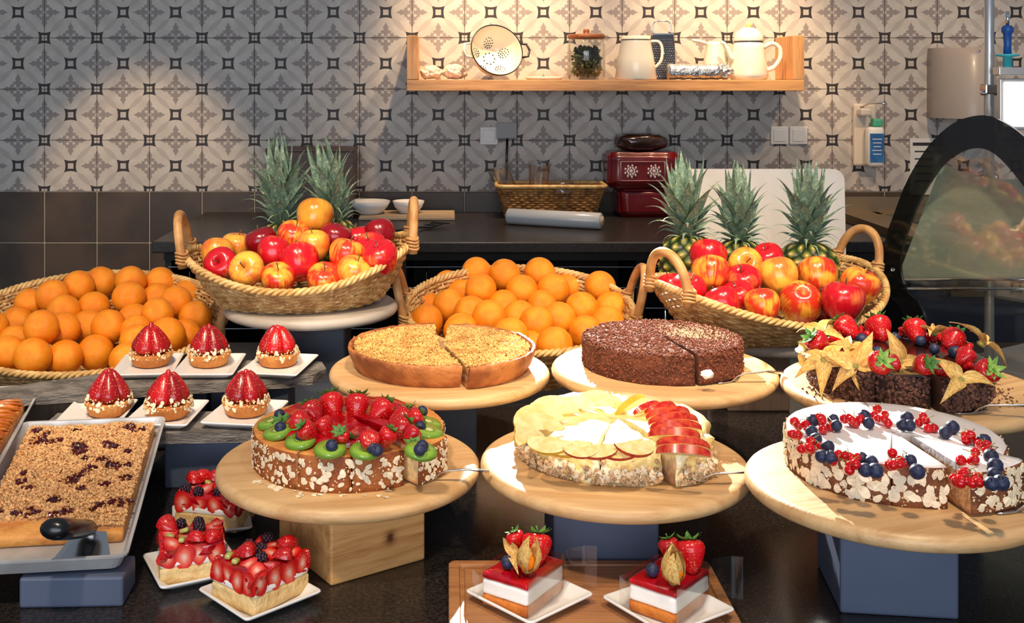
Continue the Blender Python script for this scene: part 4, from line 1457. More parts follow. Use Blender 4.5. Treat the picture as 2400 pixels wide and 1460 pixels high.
def currants(parent, spots, n=3, zt=ZE, r=.0062):
    for x, y in spots:
        p = on(x, y, zt + .006)
        for i in range(n):
            q = p + Vector((rng.uniform(-.0105, .0105), rng.uniform(-.010, .010), rng.uniform(-.0005, .009) if i else 0))
            obj('redcurrant', RM, parent, rel(parent, q), (rng.uniform(-1.5, 1.5), rng.uniform(-1.5, 1.5), 0), r * rng.uniform(.88, 1.12))
        tw = [rel(parent, p + Vector((rng.uniform(-.008, .008), rng.uniform(-.008, .008), .004 + .004 * i))) for i in range(4)]
        obj('currant_stem', MB().tube(tw, .0006, 5).mesh('currant_stem', M['stem_green']), parent)


def blues(parent, spots, zt=ZE, r=.0088, dz=.0085):
    for x, y in spots:
        obj('blueberry', BM, parent, rel(parent, on(x, y, zt + dz)), (rng.uniform(-1.4, .6), rng.uniform(-.8, .8), 0), r * rng.uniform(.9, 1.1))


currants(ck, [(1865, 1022), (1882, 1000), (1922, 990), (1934, 1004), (1988, 986), (2002, 992), (2062, 972), (2078, 988), (2164, 988), (2180, 1000), (2258, 1028),
              (2282, 1032), (2302, 1056), (2330, 1066), (2268, 1082), (2292, 1078), (1896, 1058), (1912, 1050), (1968, 1084), (1998, 1078), (1994, 1098), (2096, 1094), (2110, 1082)])
blues(ck, [(1905, 986), (1902, 1012), (1912, 1030), (1952, 984), (1960, 998), (2026, 976), (2036, 992), (2126, 980), (2116, 996), (2132, 998), (2232, 1002), (2216, 1014),
           (2306, 1034), (2322, 1070), (1940, 1048), (1926, 1070), (1948, 1074), (2020, 1076), (2042, 1084), (2028, 1102), (2052, 1104), (2134, 1080), (2150, 1106), (2332, 1092)])
currants(sl, [(2248, 1124), (2276, 1114), (2296, 1136), (2264, 1132)])
blues(sl, [(2330, 1112), (2324, 1134), (2346, 1132)], dz=.012)

# ---------------------------------------------------------------- chocolate cake with physalis
cF = Vector((.737, 1.815, BP['F'].z))
HF = .050
ZF = cF.z + HF
M['ganache'] = mat('dark_chocolate_glaze', (44, 20, 16), (58, 26, 20), ns=30, rough=.12, coat=.4)
M['dchoc'] = mat('dark_chocolate_sponge', (64, 38, 28), (48, 28, 20), ns=60, rough=.8, bump=.6, bs=130)
M['dchoc_bits'] = mat('dark_chocolate_bits', (112, 74, 58), rough=.7, island=.35)
M['dcut'] = layers('cut_face_of_chocolate_cake', .05, [(0, (66, 36, 24)), (1, (84, 44, 30))])
ck = thing('chocolate_cake', 'dark glazed chocolate cake crowned with strawberries, physalis husks and blueberries', 'cake', cF)
for a0, a1 in ((-56.5, 120), (120.7, 234), (234.8, 266.5)):
    obj('cut_portion', sector(.140, HF, a0, a1, None, rnd=.006, nside=.003, freq=60, seed=14).mesh('cut_portion', [M['dchoc'], M['ganache'], M['dcut']]), ck)
crumb_coat(ck, .140, HF, 130, 266, 0, 1100, M['dchoc_bits'], 31, 'chocolate_bits', .0018, .0042)
crumb_coat(ck, .140, HF, -56, 40, 0, 300, M['dchoc_bits'], 32, 'chocolate_bits', .0018, .0042)
for k, (x, y, s, ax, lf, pl) in enumerate([(1985, 770, .023, (-.5, .6, .5), True, False), (2061, 770, .024, (0, .7, .7), True, False), (2145, 776, .022, (.1, .7, .7), True, False),
                                           (2232, 796, .021, (.6, .5, .4), True, False), (1920, 806, .022, (-.6, -.1, .5), True, False), (2058, 852, .020, (.1, -.85, .45), True, True),
                                           (2164, 856, .019, (.25, -.85, .4), True, False), (2090, 852, .014, (.8, -.1, .2), False, False), (2262, 838, .017, (.6, .2, .4), False, False)]):
    put_straw(ck, rel(ck, on(x, y, ZF + .020)), s, ax, k, leaf=lf, pale=pl)
blues(ck, [(2020, 796), (2098, 792), (2158, 800), (2190, 818), (2238, 826), (2056, 826)], ZF, .0098)
currants(ck, [(2046, 788), (2178, 796), (2270, 822), (2260, 836), (2204, 792), (2030, 782), (2120, 784), (1960, 800)], 4, ZF, .0062)
for k, (x, y, dz, ax, s, n_, op) in enumerate([(2004, 858, .004, (-.15, -.85, .5), .050, 5, 76), (2110, 850, .006, (.05, -.85, .5), .046, 4, 74), (1930, 846, .006, (-.45, -.7, .55), .044, 5, 76),
                                               (1925, 782, .020, (-.3, -.3, .9), .042, 4, 62), (2300, 806, .018, (.5, .0, .8), .050, 4, 60), (1895, 822, .004, (-.9, -.2, .4), .042, 4, 74),
                                               (1990, 820, .016, (-.2, -.4, .9), .036, 4, 60), (2190, 782, .022, (.2, .2, .9), .036, 4, 60)]):
    physalis(ck, rel(ck, on(x, y, ZF + dz)), ax, s, k + 3, n_, op)
sl = thing('chocolate_cake_slice', 'slice of chocolate cake with a husk and bright green strawberry leaves', 'cake slice', wedge_loc(cF, -74, .017, .0035))
obj('sponge', sector(.140, HF, -92, -58, None, rnd=.006, nside=.003, freq=60, seed=15).mesh('sponge', [M['dchoc'], M['ganache'], M['dcut']]), sl)
crumb_coat(sl, .140, HF, -91, -59, 0, 330, M['dchoc_bits'], 33, 'chocolate_bits', .0018, .0042)
put_straw(sl, rel(sl, on(2308, 872, ZF + .012)), .021, (.25, -.85, .45), 1, True, True)
put_straw(sl, rel(sl, on(2212, 868, ZF + .010)), .014, (-.5, .3, .5), 2, False)
physalis(sl, rel(sl, on(2252, 892, ZF + .006)), (-.1, -.75, .6), .046, 21, 3, 66)
currants(sl, [(2274, 862)], 4, ZF, .0062)
server('steel cake server under the chocolate cake slice with the husk', wedge_loc(cF, -72, .160, .001), -72, -14, .11)
mb = MB()
rng = random.Random(6)
pts = [(wedge_loc(cF, a, d)[0] - cF.x, wedge_loc(cF, a, d)[1] - cF.y, .0012) for a, d in [(rng.uniform(185, 235), .142 + abs(rng.gauss(0, .016))) for _ in range(60)] + [(rng.uniform(-50, -5), .145 + abs(rng.gauss(0, .016))) for _ in range(60)]]
crumbs(mb, pts, .0008, .0024, 0, rng)
tag(obj('chocolate_crumbs_fallen', mb.mesh('chocolate_crumbs_fallen', M['dchoc_bits']), None, cF, kind='stuff'), 'dark crumbs scattered on the board round the physalis cake', 'crumbs')
# ---------------------------------------------------------------- plates, slates, tarts
def plate_mesh(w, d, h=.013, rim=.016):
    """square plate with a flat well and sloping rim, rounded corners"""
    def ring(sx, sy, z, rad):
        pts = []
        for cx_, cy_, a0 in ((sx - rad, sy - rad, 0), (-sx + rad, sy - rad, 90), (-sx + rad, -sy + rad, 180), (sx - rad, -sy + rad, 270)):
            for i in range(5):
                a = R(a0 + 90 * i / 4)
                pts.append((cx_ + rad * math.cos(a), cy_ + rad * math.sin(a), z))
        return pts
    x, y = w / 2, d / 2
    rings = [ring(x - rim, y - rim, 0, .006), ring(x - .002, y - .002, h - .004, .006), ring(x, y, h - .0015, .006), ring(x - .001, y - .001, h, .006), ring(x - .003, y - .003, h, .006),
             ring(x - rim, y - rim, .0035, .008), ring(x - rim - .006, y - rim - .006, .003, .008)]
    mb = MB()
    vs = [p for r in rings for p in r]
    n = 20
    fs = [(k * n + i, k * n + (i + 1) % n, (k + 1) * n + (i + 1) % n, (k + 1) * n + i) for k in range(len(rings) - 1) for i in range(n)]
    fs += [tuple(range(n - 1, -1, -1)), tuple((len(rings) - 1) * n + i for i in range(n))]
    return mb.add(vs, fs, 0, True).mesh('plate', M['porcelain'])


def slab(name, label, poly, z0, z1, m, group):
    bm = bmesh.new()
    vs = [bm.verts.new((x, y, z0)) for x, y in poly]
    f = bm.faces.new(vs)
    ex = bmesh.ops.extrude_face_region(bm, geom=[f])
    bmesh.ops.translate(bm, vec=(0, 0, z1 - z0), verts=[v for v in ex['geom'] if isinstance(v, bmesh.types.BMVert)])
    bmesh.ops.recalc_face_normals(bm, faces=bm.faces[:])
    # split edges of natural slate: uneven outline
    bmesh.ops.subdivide_edges(bm, edges=bm.edges[:], cuts=5, use_grid_fill=True)
    for v in bm.verts:
        d = noise.noise(v.co * 40) * .0022
        v.co.x += d
        v.co.y += noise.noise(v.co * 40 + Vector((9, 0, 0))) * .0022
    me = bpy.data.meshes.new(name)
    bm.to_mesh(me)
    bm.free()
    me.materials.append(m)
    return tag(obj(name, me), label, 'slate', group)


slab('slate_board', 'upper grey slate board under the rear row of tarts', [(-.84, 1.935), (-.60, 2.005), (-.30, 2.075), (-.255, 2.10), (-.236, 2.145), (-.25, 2.195), (-.30, 2.22), (-.55, 2.19), (-.67, 2.10), (-.84, 1.998)],
     1.018, 1.036, M['slate'], 'slate boards under the tarts')
slab('slate_board', 'lower grey slate board under the front row of tarts', [(-.69, 1.835), (-.45, 1.85), (-.31, 1.858), (-.284, 1.875), (-.275, 1.91), (-.285, 1.955), (-.33, 1.97), (-.50, 1.97), (-.69, 1.96)],
     .988, 1.006, M['slate'], 'slate boards under the tarts')
block('dark blue block left of centre under the upper slate board', M['darkblue'], -.624, -.4547, 2.085, 2.18, 1.018)
block('dark blue block under the right end of the upper slate board', M['darkblue'], -.447, -.300, 2.085, 2.18, 1.018)
block('dark blue block under the lower slate board, beside the fruit squares', M['blue'], -.482, -.330, 1.885, 1.965, .988)
block('dark block under the left end of the lower slate board', M['darkblue'], -.66, -.52, 1.885, 1.965, .988)
block('narrow dark block under the left end of the upper slate board', M['oldwood'], -.80, -.68, 2.02, 2.10, 1.018)

PM = plate_mesh(.116, .156)
PM2 = plate_mesh(.113, .146)
for (x, y, rz, lab, me, z) in [(-.577, 2.135, 5, 'leftmost white plate on the upper slate board', PM, 1.036), (-.458, 2.135, 1, 'middle white plate on the upper slate board', PM, 1.036),
                               (-.325, 2.137, -9, 'rightmost white plate on the upper slate board', PM, 1.036), (-.611, 1.928, 3, 'leftmost white plate on the lower slate board', PM2, 1.006),
                               (-.4885, 1.928, -3, 'middle white plate on the lower slate board', PM2, 1.006), (-.352, 1.931, -9, 'rightmost white plate on the lower slate board', PM2, 1.006)]:
    tag(obj('tart_plate', me, None, (x, y, z), (0, 0, R(rz))), lab, 'plate', 'white plates under the tarts')

M['tart_shell'] = mat('tart_pastry', (212, 140, 66), (188, 112, 48), ns=30, rough=.6, bump=.4, bs=120)
M['glazed'] = berry_mat((186, 12, 20), (136, 5, 15))
M['glazed'].name = 'glazed_strawberry'
gb = M['glazed'].node_tree.nodes['Principled BSDF']
gb.inputs['Coat Weight'].default_value = .35
gb.inputs['Roughness'].default_value = .28
gb.inputs['Coat Roughness'].default_value = .12
for n_ in M['glazed'].node_tree.nodes:
    if n_.type == 'BUMP':
        n_.inputs['Strength'].default_value = .15


def fl(r, z, a):
    return (r * (1 + .022 * math.cos(26 * a) * (1 if z > .001 else 0)), z)


TS = MB().lathe([(0, 0), (.029, 0), (.034, .003), (.038, .014), (.0415, .022), (.041, .0245), (.036, .024), (0, .024)], 104, 0, fn=fl).mesh('pastry_shell', M['tart_shell'])
TSB = [strawberry_mesh(10 + k) for k in range(3)]
for me in TSB:
    me.materials[0] = M['glazed']
FLT = [(-.578, 2.160, 1.040, 'leftmost strawberry tart in the rear row, with the sharpest tip'), (-.465, 2.160, 1.040, 'middle strawberry tart in the rear row'), (-.331, 2.160, 1.040, 'rightmost strawberry tart in the rear row, flat topped'),
       (-.594, 1.945, 1.010, 'leftmost strawberry tart in the front row'), (-.4865, 1.930, 1.010, 'middle strawberry tart in the front row, most almonds'), (-.354, 1.945, 1.010, 'rightmost strawberry tart in the front row, by the kiwi cake')]
for t, (x, y, z, lab) in enumerate(FLT):
    rng = random.Random(t + 40)
    root = thing('strawberry_tart', lab, 'tart', (x, y, z), group='strawberry tarts on white plates')
    obj('pastry_shell', TS, root)
    n = 5
    ph = rng.uniform(0, 1)
    for i in range(n):
        a = 2 * PI * (i + ph) / n
        hgt = rng.uniform(.94, 1.04)
        obj('strawberry', TSB[i % 3], root, (.0175 * math.cos(a), .0175 * math.sin(a), .046), Euler((0, R(180 - 20 + rng.uniform(-3, 3)), a), 'XYZ'), (.0180, .0195, .0285 * hgt))
    tip = [.0320, .029, .026, .0285, .030, .027][t]
    obj('strawberry', TSB[t % 3], root, (0, 0, .048), (R(180), 0, 0), (.016, .016, tip))
    nf = 52 if t != 4 else 70
    for i in range(nf):
        a = 2 * PI * rng.random()
        zz = rng.uniform(.016, .036) if t != 4 else rng.uniform(.012, .038)
        rr = .0415 - max(0, zz - .024) * .35
        d = Vector((math.cos(a) + rng.uniform(-.5, .5), math.sin(a) + rng.uniform(-.5, .5), rng.uniform(-.2, .7))).normalized()
        obj('almond_flake', FM[i % 4], root, (rr * math.cos(a), rr * math.sin(a), zz), (d.to_track_quat('Z', 'Y') @ Euler((0, 0, rng.uniform(0, 6))).to_quaternion()).to_euler(), rng.uniform(.0028, .0052))
    mb = MB()
    pts = []
    for i in range(150):
        a = 2 * PI * rng.random()
        zz = rng.uniform(.018, .034)
        pts.append(((.041 - max(0, zz - .024) * .3) * math.cos(a), (.041 - max(0, zz - .024) * .3) * math.sin(a), zz))
    crumbs(mb, pts, .0008, .002, 0, rng)
    obj('nut_bits', mb.mesh('nut_bits', M['almond_s']), root, kind='stuff')

# ---------------------------------------------------------------- fruit squares on white plates
M['pale_sponge'] = mat('pale_sponge', (232, 200, 142), (216, 176, 112), ns=40, rough=.75, bump=.5, bs=110)
M['clear_jelly'] = mat('glossy_red_jelly', (190, 10, 26), (150, 4, 18), ns=30, rough=.08, coat=.6, bump=.15, bs=40)
M['kiwi_bit'] = mat('kiwi_piece', (196, 190, 110), (150, 160, 70), ns=60, rough=.3, coat=.4)
M['blackberry'] = mat('dark_berry', (34, 20, 34), (52, 24, 40), ns=40, rough=.25, coat=.3)
SQP = plate_mesh(.120, .120, .014, .018)
for (x, y, rz, lab) in [(-.370, 1.735, 14, 'white plate under the rearmost fruit square'), (-.360, 1.570, 27, 'white plate under the middle fruit square'), (-.252, 1.486, 43, 'white plate under the front fruit square, set cornerwise')]:
    tag(obj('square_plate', SQP, None, (x, y, .9), (0, 0, R(rz))), lab, 'plate', 'white square plates on the counter')


def lumpy_box(sx, sy, z0, z1, mi, seed, amp=.0025, nx=14, top_amp=None):
    """box with slightly uneven faces"""
    bm = bmesh.new()
    bmesh.ops.create_cube(bm, size=1.0)
    bmesh.ops.scale(bm, vec=(sx, sy, z1 - z0), verts=bm.verts)
    bmesh.ops.translate(bm, vec=(0, 0, (z0 + z1) / 2), verts=bm.verts)
    bmesh.ops.bevel(bm, geom=bm.edges[:], offset=min(.004, (z1 - z0) * .3), segments=2, profile=.5, affect='EDGES')
    bmesh.ops.subdivide_edges(bm, edges=[e for e in bm.edges if e.calc_length() > .012], cuts=7, use_grid_fill=True)
    for v in bm.verts:
        v.co += Vector((noise.noise(v.co * 60 + Vector((seed, 0, 0))), noise.noise(v.co * 60 + Vector((0, seed, 0))), (noise.noise(v.co * 50 + Vector((0, 0, seed))) if v.co.z > z0 + .002 else 0))) * amp
    bm.verts.index_update()
    mb = MB().add([v.co.copy() for v in bm.verts], [[v.index for v in f.verts] for f in bm.faces], mi, True)
    bm.free()
    return mb


BBL = MB()
for i in range(26):
    a, zz = i * 2.39996, 1 - 2 * (i + .5) / 26
    rr = math.sqrt(1 - zz * zz)
    BBL.ball((.72 * rr * math.cos(a), .72 * rr * math.sin(a), .72 * zz), .36, 7, 5)
BBM = BBL.mesh('blackberry', M['blackberry'])
KBM = MB().rbox((0, 0, 0), (1.6, 1.0, .7), .25, sm=True).mesh('kiwi_piece', M['kiwi_bit'])


def fruit_square(label, loc, rz, sx, sy, seed):
    rng = random.Random(seed)
    root = thing('fruit_square', label, 'cake slice', loc, R(rz), 'strawberry fruit squares')
    obj('sponge', lumpy_box(sx, sy, 0, .025, 0, seed, .0012).mesh('sponge', M['pale_sponge']), root)
    obj('cream', lumpy_box(sx * .985, sy * .985, .024, .036, 0, seed + 3, .002).mesh('cream', M['cream']), root)
    obj('jelly', lumpy_box(sx * .97, sy * .97, .034, .052, 0, seed + 5, .003).mesh('jelly', M['clear_jelly']), root)
    # halves along the four sides, cut faces outwards
    for axis, half, length in ((1, sy / 2, sx), (0, sx / 2, sy)):
        n = 3 if length < .08 else 4
        for sgn in (-1, 1):
            for i in range(n):
                u = (i + .5) / n * length - length / 2 + rng.uniform(-.003, .003)
                s = rng.uniform(.0140, .0185)
                zz = rng.uniform(.037, .042)
                if axis == 1:
                    p, az = (u, sgn * (half - .0005), zz), (0 if sgn < 0 else PI)
                else:
                    p, az = (sgn * (half - .0005), u, zz), (PI / 2 if sgn > 0 else -PI / 2)
                e = Matrix.Rotation(az, 3, 'Z') @ Matrix.Rotation(R(rng.uniform(-35, 35) + (180 if rng.random() < .6 else 0)), 3, 'Y')
                obj('strawberry_half', HM, root, p, e.to_euler(), s)
    # fruit on top
    for i in range(4):
        for j in range(4):
            x = ((i + .5) / 4 - .5) * sx * .92 + rng.uniform(-.004, .004)
            y = ((j + .5) / 4 - .5) * sy * .92 + rng.uniform(-.004, .004)
            t = rng.random()
            if t < .74:
                up = rng.random() < .45
                e = Euler((R(-90 if not up else 90), 0, rng.uniform(0, 6)), 'XYZ').to_matrix()
                e = Matrix.Rotation(rng.uniform(0, 6), 3, 'Z') @ Matrix.Rotation(R(90 if up else -90) + rng.uniform(-.35, .35), 3, 'X')
                obj('strawberry_half', HM, root, (x, y, .050 + (.004 if not up else .007)), e.to_euler(), rng.uniform(.0135, .018))
            elif t < .88:
                obj('kiwi_piece', KBM, root, (x, y, .056), (rng.uniform(-.4, .4), rng.uniform(-.4, .4), rng.uniform(0, 6)), (.0085, .0085, .009))
            else:
                obj('blackberry', BBM, root, (x, y, .056), (rng.uniform(0, 3), 0, 0), .0085)
    return root


fruit_square('strawberry fruit square farthest back, half under the cake board', (-.364, 1.737, .9035), -14, .104, .074, 5)
fruit_square('middle strawberry fruit square, straight edge to the front', (-.362, 1.563, .9035), 16, .089, .078, 9)
fruit_square('front strawberry fruit square, corner pointing forward', (-.252, 1.492, .9035), 52, .100, .086, 14)

# ---------------------------------------------------------------- serving board and two film wrapped cream slices
def grooved_board(sx, sy, th):
    def ring(i, z, rad=.010):
        x, y, r = sx / 2 - i, sy / 2 - i, max(rad - i * .3, .003)
        pts = []
        for cx_, cy_, a0 in ((x - r, y - r, 0), (-x + r, y - r, 90), (-x + r, -y + r, 180), (x - r, -y + r, 270)):
            pts += [(cx_ + r * math.cos(R(a0 + 90 * k / 4)), cy_ + r * math.sin(R(a0 + 90 * k / 4)), z) for k in range(5)]
        return pts
    rings = [ring(.001, 0), ring(0, .001), ring(0, th - .0015), ring(.0015, th), ring(.014, th), ring(.0155, th - .003), ring(.021, th - .0035), ring(.0225, th)]
    n = 20
    fs = [(k * n + i, k * n + (i + 1) % n, (k + 1) * n + (i + 1) % n, (k + 1) * n + i) for k in range(len(rings) - 1) for i in range(n)]
    fs += [tuple(range(n - 1, -1, -1)), tuple((len(rings) - 1) * n + i for i in range(n))]
    return MB().add([p for r in rings for p in r], fs, 0, False)


tag(obj('serving_board', grooved_board(.368, .300, .015).mesh('serving_board', M['teak']), None, (.185, 1.423, .9)), 'brown wooden serving board with a juice groove at the front of the counter', 'board')
for (x, y, rz, lab) in [(.106, 1.447, 42, 'white square plate under the left cream slice'), (.281, 1.418, 33, 'white square plate under the right cream slice')]:
    tag(obj('square_plate', SQP, None, (x, y, .915), (0, 0, R(rz)), 1.0), lab, 'plate', 'white square plates on the serving board')
M['orange_sponge'] = mat('orange_brown_sponge', (206, 120, 40), (180, 94, 30), ns=40, rough=.7, bump=.5, bs=100)


def film_mat():
    m, nt, b = newmat('clear_film')
    out = nt.nodes['Material Output']
    tr = N(nt, 'ShaderNodeBsdfTransparent', ins={0: (.96, .97, .97, 1)})
    gl = N(nt, 'ShaderNodeBsdfGlossy', ins={'Roughness': .10})
    fc = N(nt, 'ShaderNodeLayerWeight', ins={0: .5}).outputs['Facing']
    mx = N(nt, 'ShaderNodeMixShader', ins={0: mth(nt, 'MULTIPLY_ADD', mth(nt, 'POWER', fc, 3.0), .5, .12), 1: tr.outputs[0], 2: gl.outputs[0]})
    nt.links.new(mx.outputs[0], out.inputs[0])
    return m


M['film'] = film_mat()


def cream_slice(label, corner_left, corner_right, depth_v, seed, toward):
    L, Rr = Vector(corner_left), Vector(corner_right)
    w = (Rr - L).length
    dv = Vector(depth_v)
    ang = math.atan2((Rr - L).y, (Rr - L).x)
    d = dv.length
    c = (L + Rr + dv) / 2
    root = thing('cream_slice', label, 'cake slice', (c.x, c.y, .9185), ang, 'film wrapped cream slices')
    obj('sponge_base', lumpy_box(w, d, 0, .0150, 0, seed, .0008).mesh('sponge_base', M['orange_sponge']), root)
    obj('cream', lumpy_box(w * .985, d * .985, .0145, .0350, 0, seed + 2, .0010).mesh('cream', M['cream']), root)
    obj('jelly_glaze', lumpy_box(w * .98, d * .985, .0345, .0415, 0, seed + 4, .0012).mesh('jelly_glaze', M['clear_jelly']), root)
    # clear film round left, back and right with a loose flap
    x, y = w / 2 + .0015, d / 2 + .0015
    path = [(-x - .004, -y - .010), (-x, -y + .004), (-x, y * .4), (-x + .002, y), (0, y + .002), (x - .002, y), (x, y * .2), (x, -y)]
    flap = [(x, -y), (x + .001, 0), (x + .002, y), (x + .016, y + .022), (x + .030, y + .030)]
    mb = MB()
    for pth, h0, h1 in ((path, .001, .047), (flap, .001, .056)):
        n = len(pth) * 3
        def P(u, v, pth=pth, h0=h0, h1=h1):
            k = u * (len(pth) - 1)
            i = min(int(k), len(pth) - 2)
            f = k - i
            a, b_ = pth[i], pth[i + 1]
            return (a[0] + (b_[0] - a[0]) * f, a[1] + (b_[1] - a[1]) * f, h0 + (h1 - h0) * v)
        mb.grid(P, n, 4)
    obj('film_wrap', mb.mesh('film_wrap', M['film']), root)
    Mi = Matrix.Rotation(-ang, 3, 'Z')

    def loc(px, py, z):
        return Mi @ (on(px, py, z) - root.location)
    return root, loc, Mi


zt = .9185 + .0415
r1, lc, Mi = cream_slice('left cream slice under clear film, topped with strawberry and physalis', (.0532, 1.427, 0), (.111, 1.387, 0), (.033, .090, 0), 3, 0)
put_straw(r1, lc(1258, 1284, zt + .022), .0215, Mi @ Vector((.1, .35, .9)), 0)
put_straw(r1, lc(1210, 1266, zt + .026), .014, Mi @ Vector((-.3, .1, .9)), 1)
physalis(r1, lc(1236, 1335, zt + .008), Mi @ Vector((-.05, -.15, .95)), .040, 5, 6, 26, True)
physalis(r1, lc(1215, 1300, zt + .014), Mi @ Vector((-.65, -.1, .7)), .034, 8, 2, 40)
obj('blueberry', BM, r1, lc(1189, 1318, zt + .009), (R(-60), 0, 0), .0088)
r2, lc, Mi = cream_slice('right cream slice under clear film, nearest the front edge', (.2314, 1.415, 0), (.2837, 1.371, 0), (.055, .072, 0), 7, 0)
put_straw(r2, lc(1618, 1300, zt + .022), .0215, Mi @ Vector((-.05, .35, .9)), 2)
put_straw(r2, lc(1570, 1285, zt + .026), .015, Mi @ Vector((-.2, .2, .9)), 1)
physalis(r2, lc(1578, 1362, zt + .008), Mi @ Vector((.02, -.12, .95)), .042, 12, 6, 26, True)
obj('blueberry', BM, r2, lc(1529, 1336, zt + .009), (R(-60), 0, 0), .0088)

# ---------------------------------------------------------------- crumble pan, apple pastry tray
def pan_mesh(sx, sy, h, flare=.010, lip=.006):
    def rect(x, y, z, r=.012):
        pts = []
        for cx_, cy_, a0 in ((x - r, y - r, 0), (-x + r, y - r, 90), (-x + r, -y + r, 180), (x - r, -y + r, 270)):
            pts += [(cx_ + r * math.cos(R(a0 + 90 * k / 3)), cy_ + r * math.sin(R(a0 + 90 * k / 3)), z) for k in range(4)]
        return pts
    x, y = sx / 2, sy / 2
    t = .0015
    rings = [rect(x, y, 0), rect(x + flare, y + flare, h - .002), rect(x + flare + lip * .4, y + flare + lip * .4, h - .003), rect(x + flare + lip * .4, y + flare + lip * .4, h), rect(x + flare - t, y + flare - t, h), rect(x - t, y - t, t)]
    n = 16
    fs = [(k * n + i, k * n + (i + 1) % n, (k + 1) * n + (i + 1) % n, (k + 1) * n + i) for k in range(len(rings) - 1) for i in range(n)]
    fs += [tuple(range(n - 1, -1, -1)), tuple((len(rings) - 1) * n + i for i in range(n))]
    return MB().add([p for r in rings for p in r], fs, 0, False)


rot_pan = (R(8.7), 0, R(7.2))
PC = Vector((-.566, 1.660, .972))
tag(obj('baking_pan', pan_mesh(.208, .385, .025).mesh('baking_pan', M['alu']), None, PC, rot_pan), 'aluminium baking pan holding the cherry crumble slab', 'pan', 'metal baking pans')
M['crumble'] = mat('crumble_top', (206, 148, 88), (176, 114, 62), ns=60, rough=.75, bump=.5, bs=110)
M['crumble_bits'] = mat('crumble_lumps', (218, 168, 112), rough=.75, island=.3)
M['cherry'] = mat('baked_cherry', (86, 16, 24), (56, 8, 16), ns=40, rough=.25, coat=.3)
sc_ = thing('crumble_slab', 'golden cherry crumble slab in the baking pan', 'cake', PC, rot=rot_pan)
mb = lumpy_box(.198, .322, .002, .018, 0, 2, .0012)
obj('sponge', mb.mesh('sponge', M['sponge_top']), sc_, (0, .026, 0))
rng = random.Random(77)
SPOTS = [(rng.uniform(-.09, .09), rng.uniform(-.105, .178), rng.uniform(.006, .015)) for _ in range(44)]


def cov(x, y):
    return y > -.098 - .02 * noise.noise(Vector((x * 30, 0, 3))) - (.028 if x > .02 else 0)


def mound(x, y):
    return .0195 + .004 * noise.noise(Vector((x * 26, y * 26, 1.7))) + .0035


mb = MB()
nx, ny = 70, 110
gv = {}
for j in range(ny + 1):
    for i in range(nx + 1):
        x, y = -.0985 + .197 * i / nx, -.134 + .3195 * j / ny
        inside = cov(x, y)
        n_ = noise.noise(Vector((x * 150, y * 150, 0))) * .0022 + noise.noise(Vector((x * 70, y * 70, 5))) * .002
        gv[i, j] = (x, y, (mound(x, y) + n_) if inside else .016)
vs = [gv[i, j] for j in range(ny + 1) for i in range(nx + 1)]
mb.add(vs, [(j * (nx + 1) + i, j * (nx + 1) + i + 1, (j + 1) * (nx + 1) + i + 1, (j + 1) * (nx + 1) + i) for j in range(ny) for i in range(nx)
            if any(gv[a, b][2] > .0165 for a in (i, i + 1) for b in (j, j + 1))])
obj('crumble_layer', mb.mesh('crumble_layer', M['crumble']), sc_)
mb, mc = MB(), MB()
p1, p2 = [], []
while len(p1) < 7800:
    x, y = rng.uniform(-.099, .099), rng.uniform(-.135, .186)
    if not cov(x, y):
        continue
    d = min(math.hypot(x - a, y - b) / r for a, b, r in SPOTS)
    if d > 1 or rng.random() < .12:
        p1.append((x, y, mound(x, y) + rng.uniform(0, .003)))
for a, b, r in SPOTS:
    if cov(a, b):
        for _ in range(int(r * 1500)):
            an, q = rng.uniform(0, 6.28), math.sqrt(rng.random()) * r
            p2.append((a + q * math.cos(an), b + q * math.sin(an) * .8, mound(a, b) + .002))
crumbs(mb, p1, .0009, .0028, 0, rng)
crumbs(mc, p2, .0018, .0042, 0, rng, .6)
obj('crumble_lumps', mb.mesh('crumble_lumps', M['crumble_bits']), sc_, kind='stuff')
obj('cherries', mc.mesh('cherries', M['cherry']), sc_, kind='stuff', label='dark baked cherries')
# cake server with the black grip resting on the pan
sv = thing('pie_server', 'broad steel pie server with a thick black grip resting in the crumble pan', 'server', (-.488, 1.500, .966), group=None)
mb = MB()
mb.add([(-.040, -.022, -.012), (.040, -.024, -.012), (.020, .020, .010), (-.022, .020, .010), (-.040, -.022, -.0105), (.040, -.024, -.0105), (.020, .020, .0116), (-.022, .020, .0116)],
       [(0, 3, 2, 1), (4, 5, 6, 7), (0, 1, 5, 4), (1, 2, 6, 5), (2, 3, 7, 6), (3, 0, 4, 7)], 0, False)
mb.tube([(-.002, .018, .011), (-.004, .012, .017), (-.005, .004, .021)], [.010, .009, .009], 8, flat=.4)
obj('blade', mb.mesh('blade', M['steel_s']), sv)
mb = MB()
mb.tube([(-.002, .012, .020), (-.003, .006, .022), (-.006, -.020, .031), (-.010, -.055, .045), (-.013, -.084, .057), (-.014, -.092, .060), (-.0142, -.096, .0615)], [.012, .016, .018, .0205, .0205, .017, .008], 16, flat=.68)
obj('grip', mb.mesh('grip', M['black']), sv)
block('blue grey block under the front of the crumble pan', M['blue'], -.566, -.430, 1.462, 1.53, .940, R(2))
block('dark blue block under the rear of the crumble pan', M['darkblue'], -.66, -.51, 1.71, 1.80, .974, R(7))

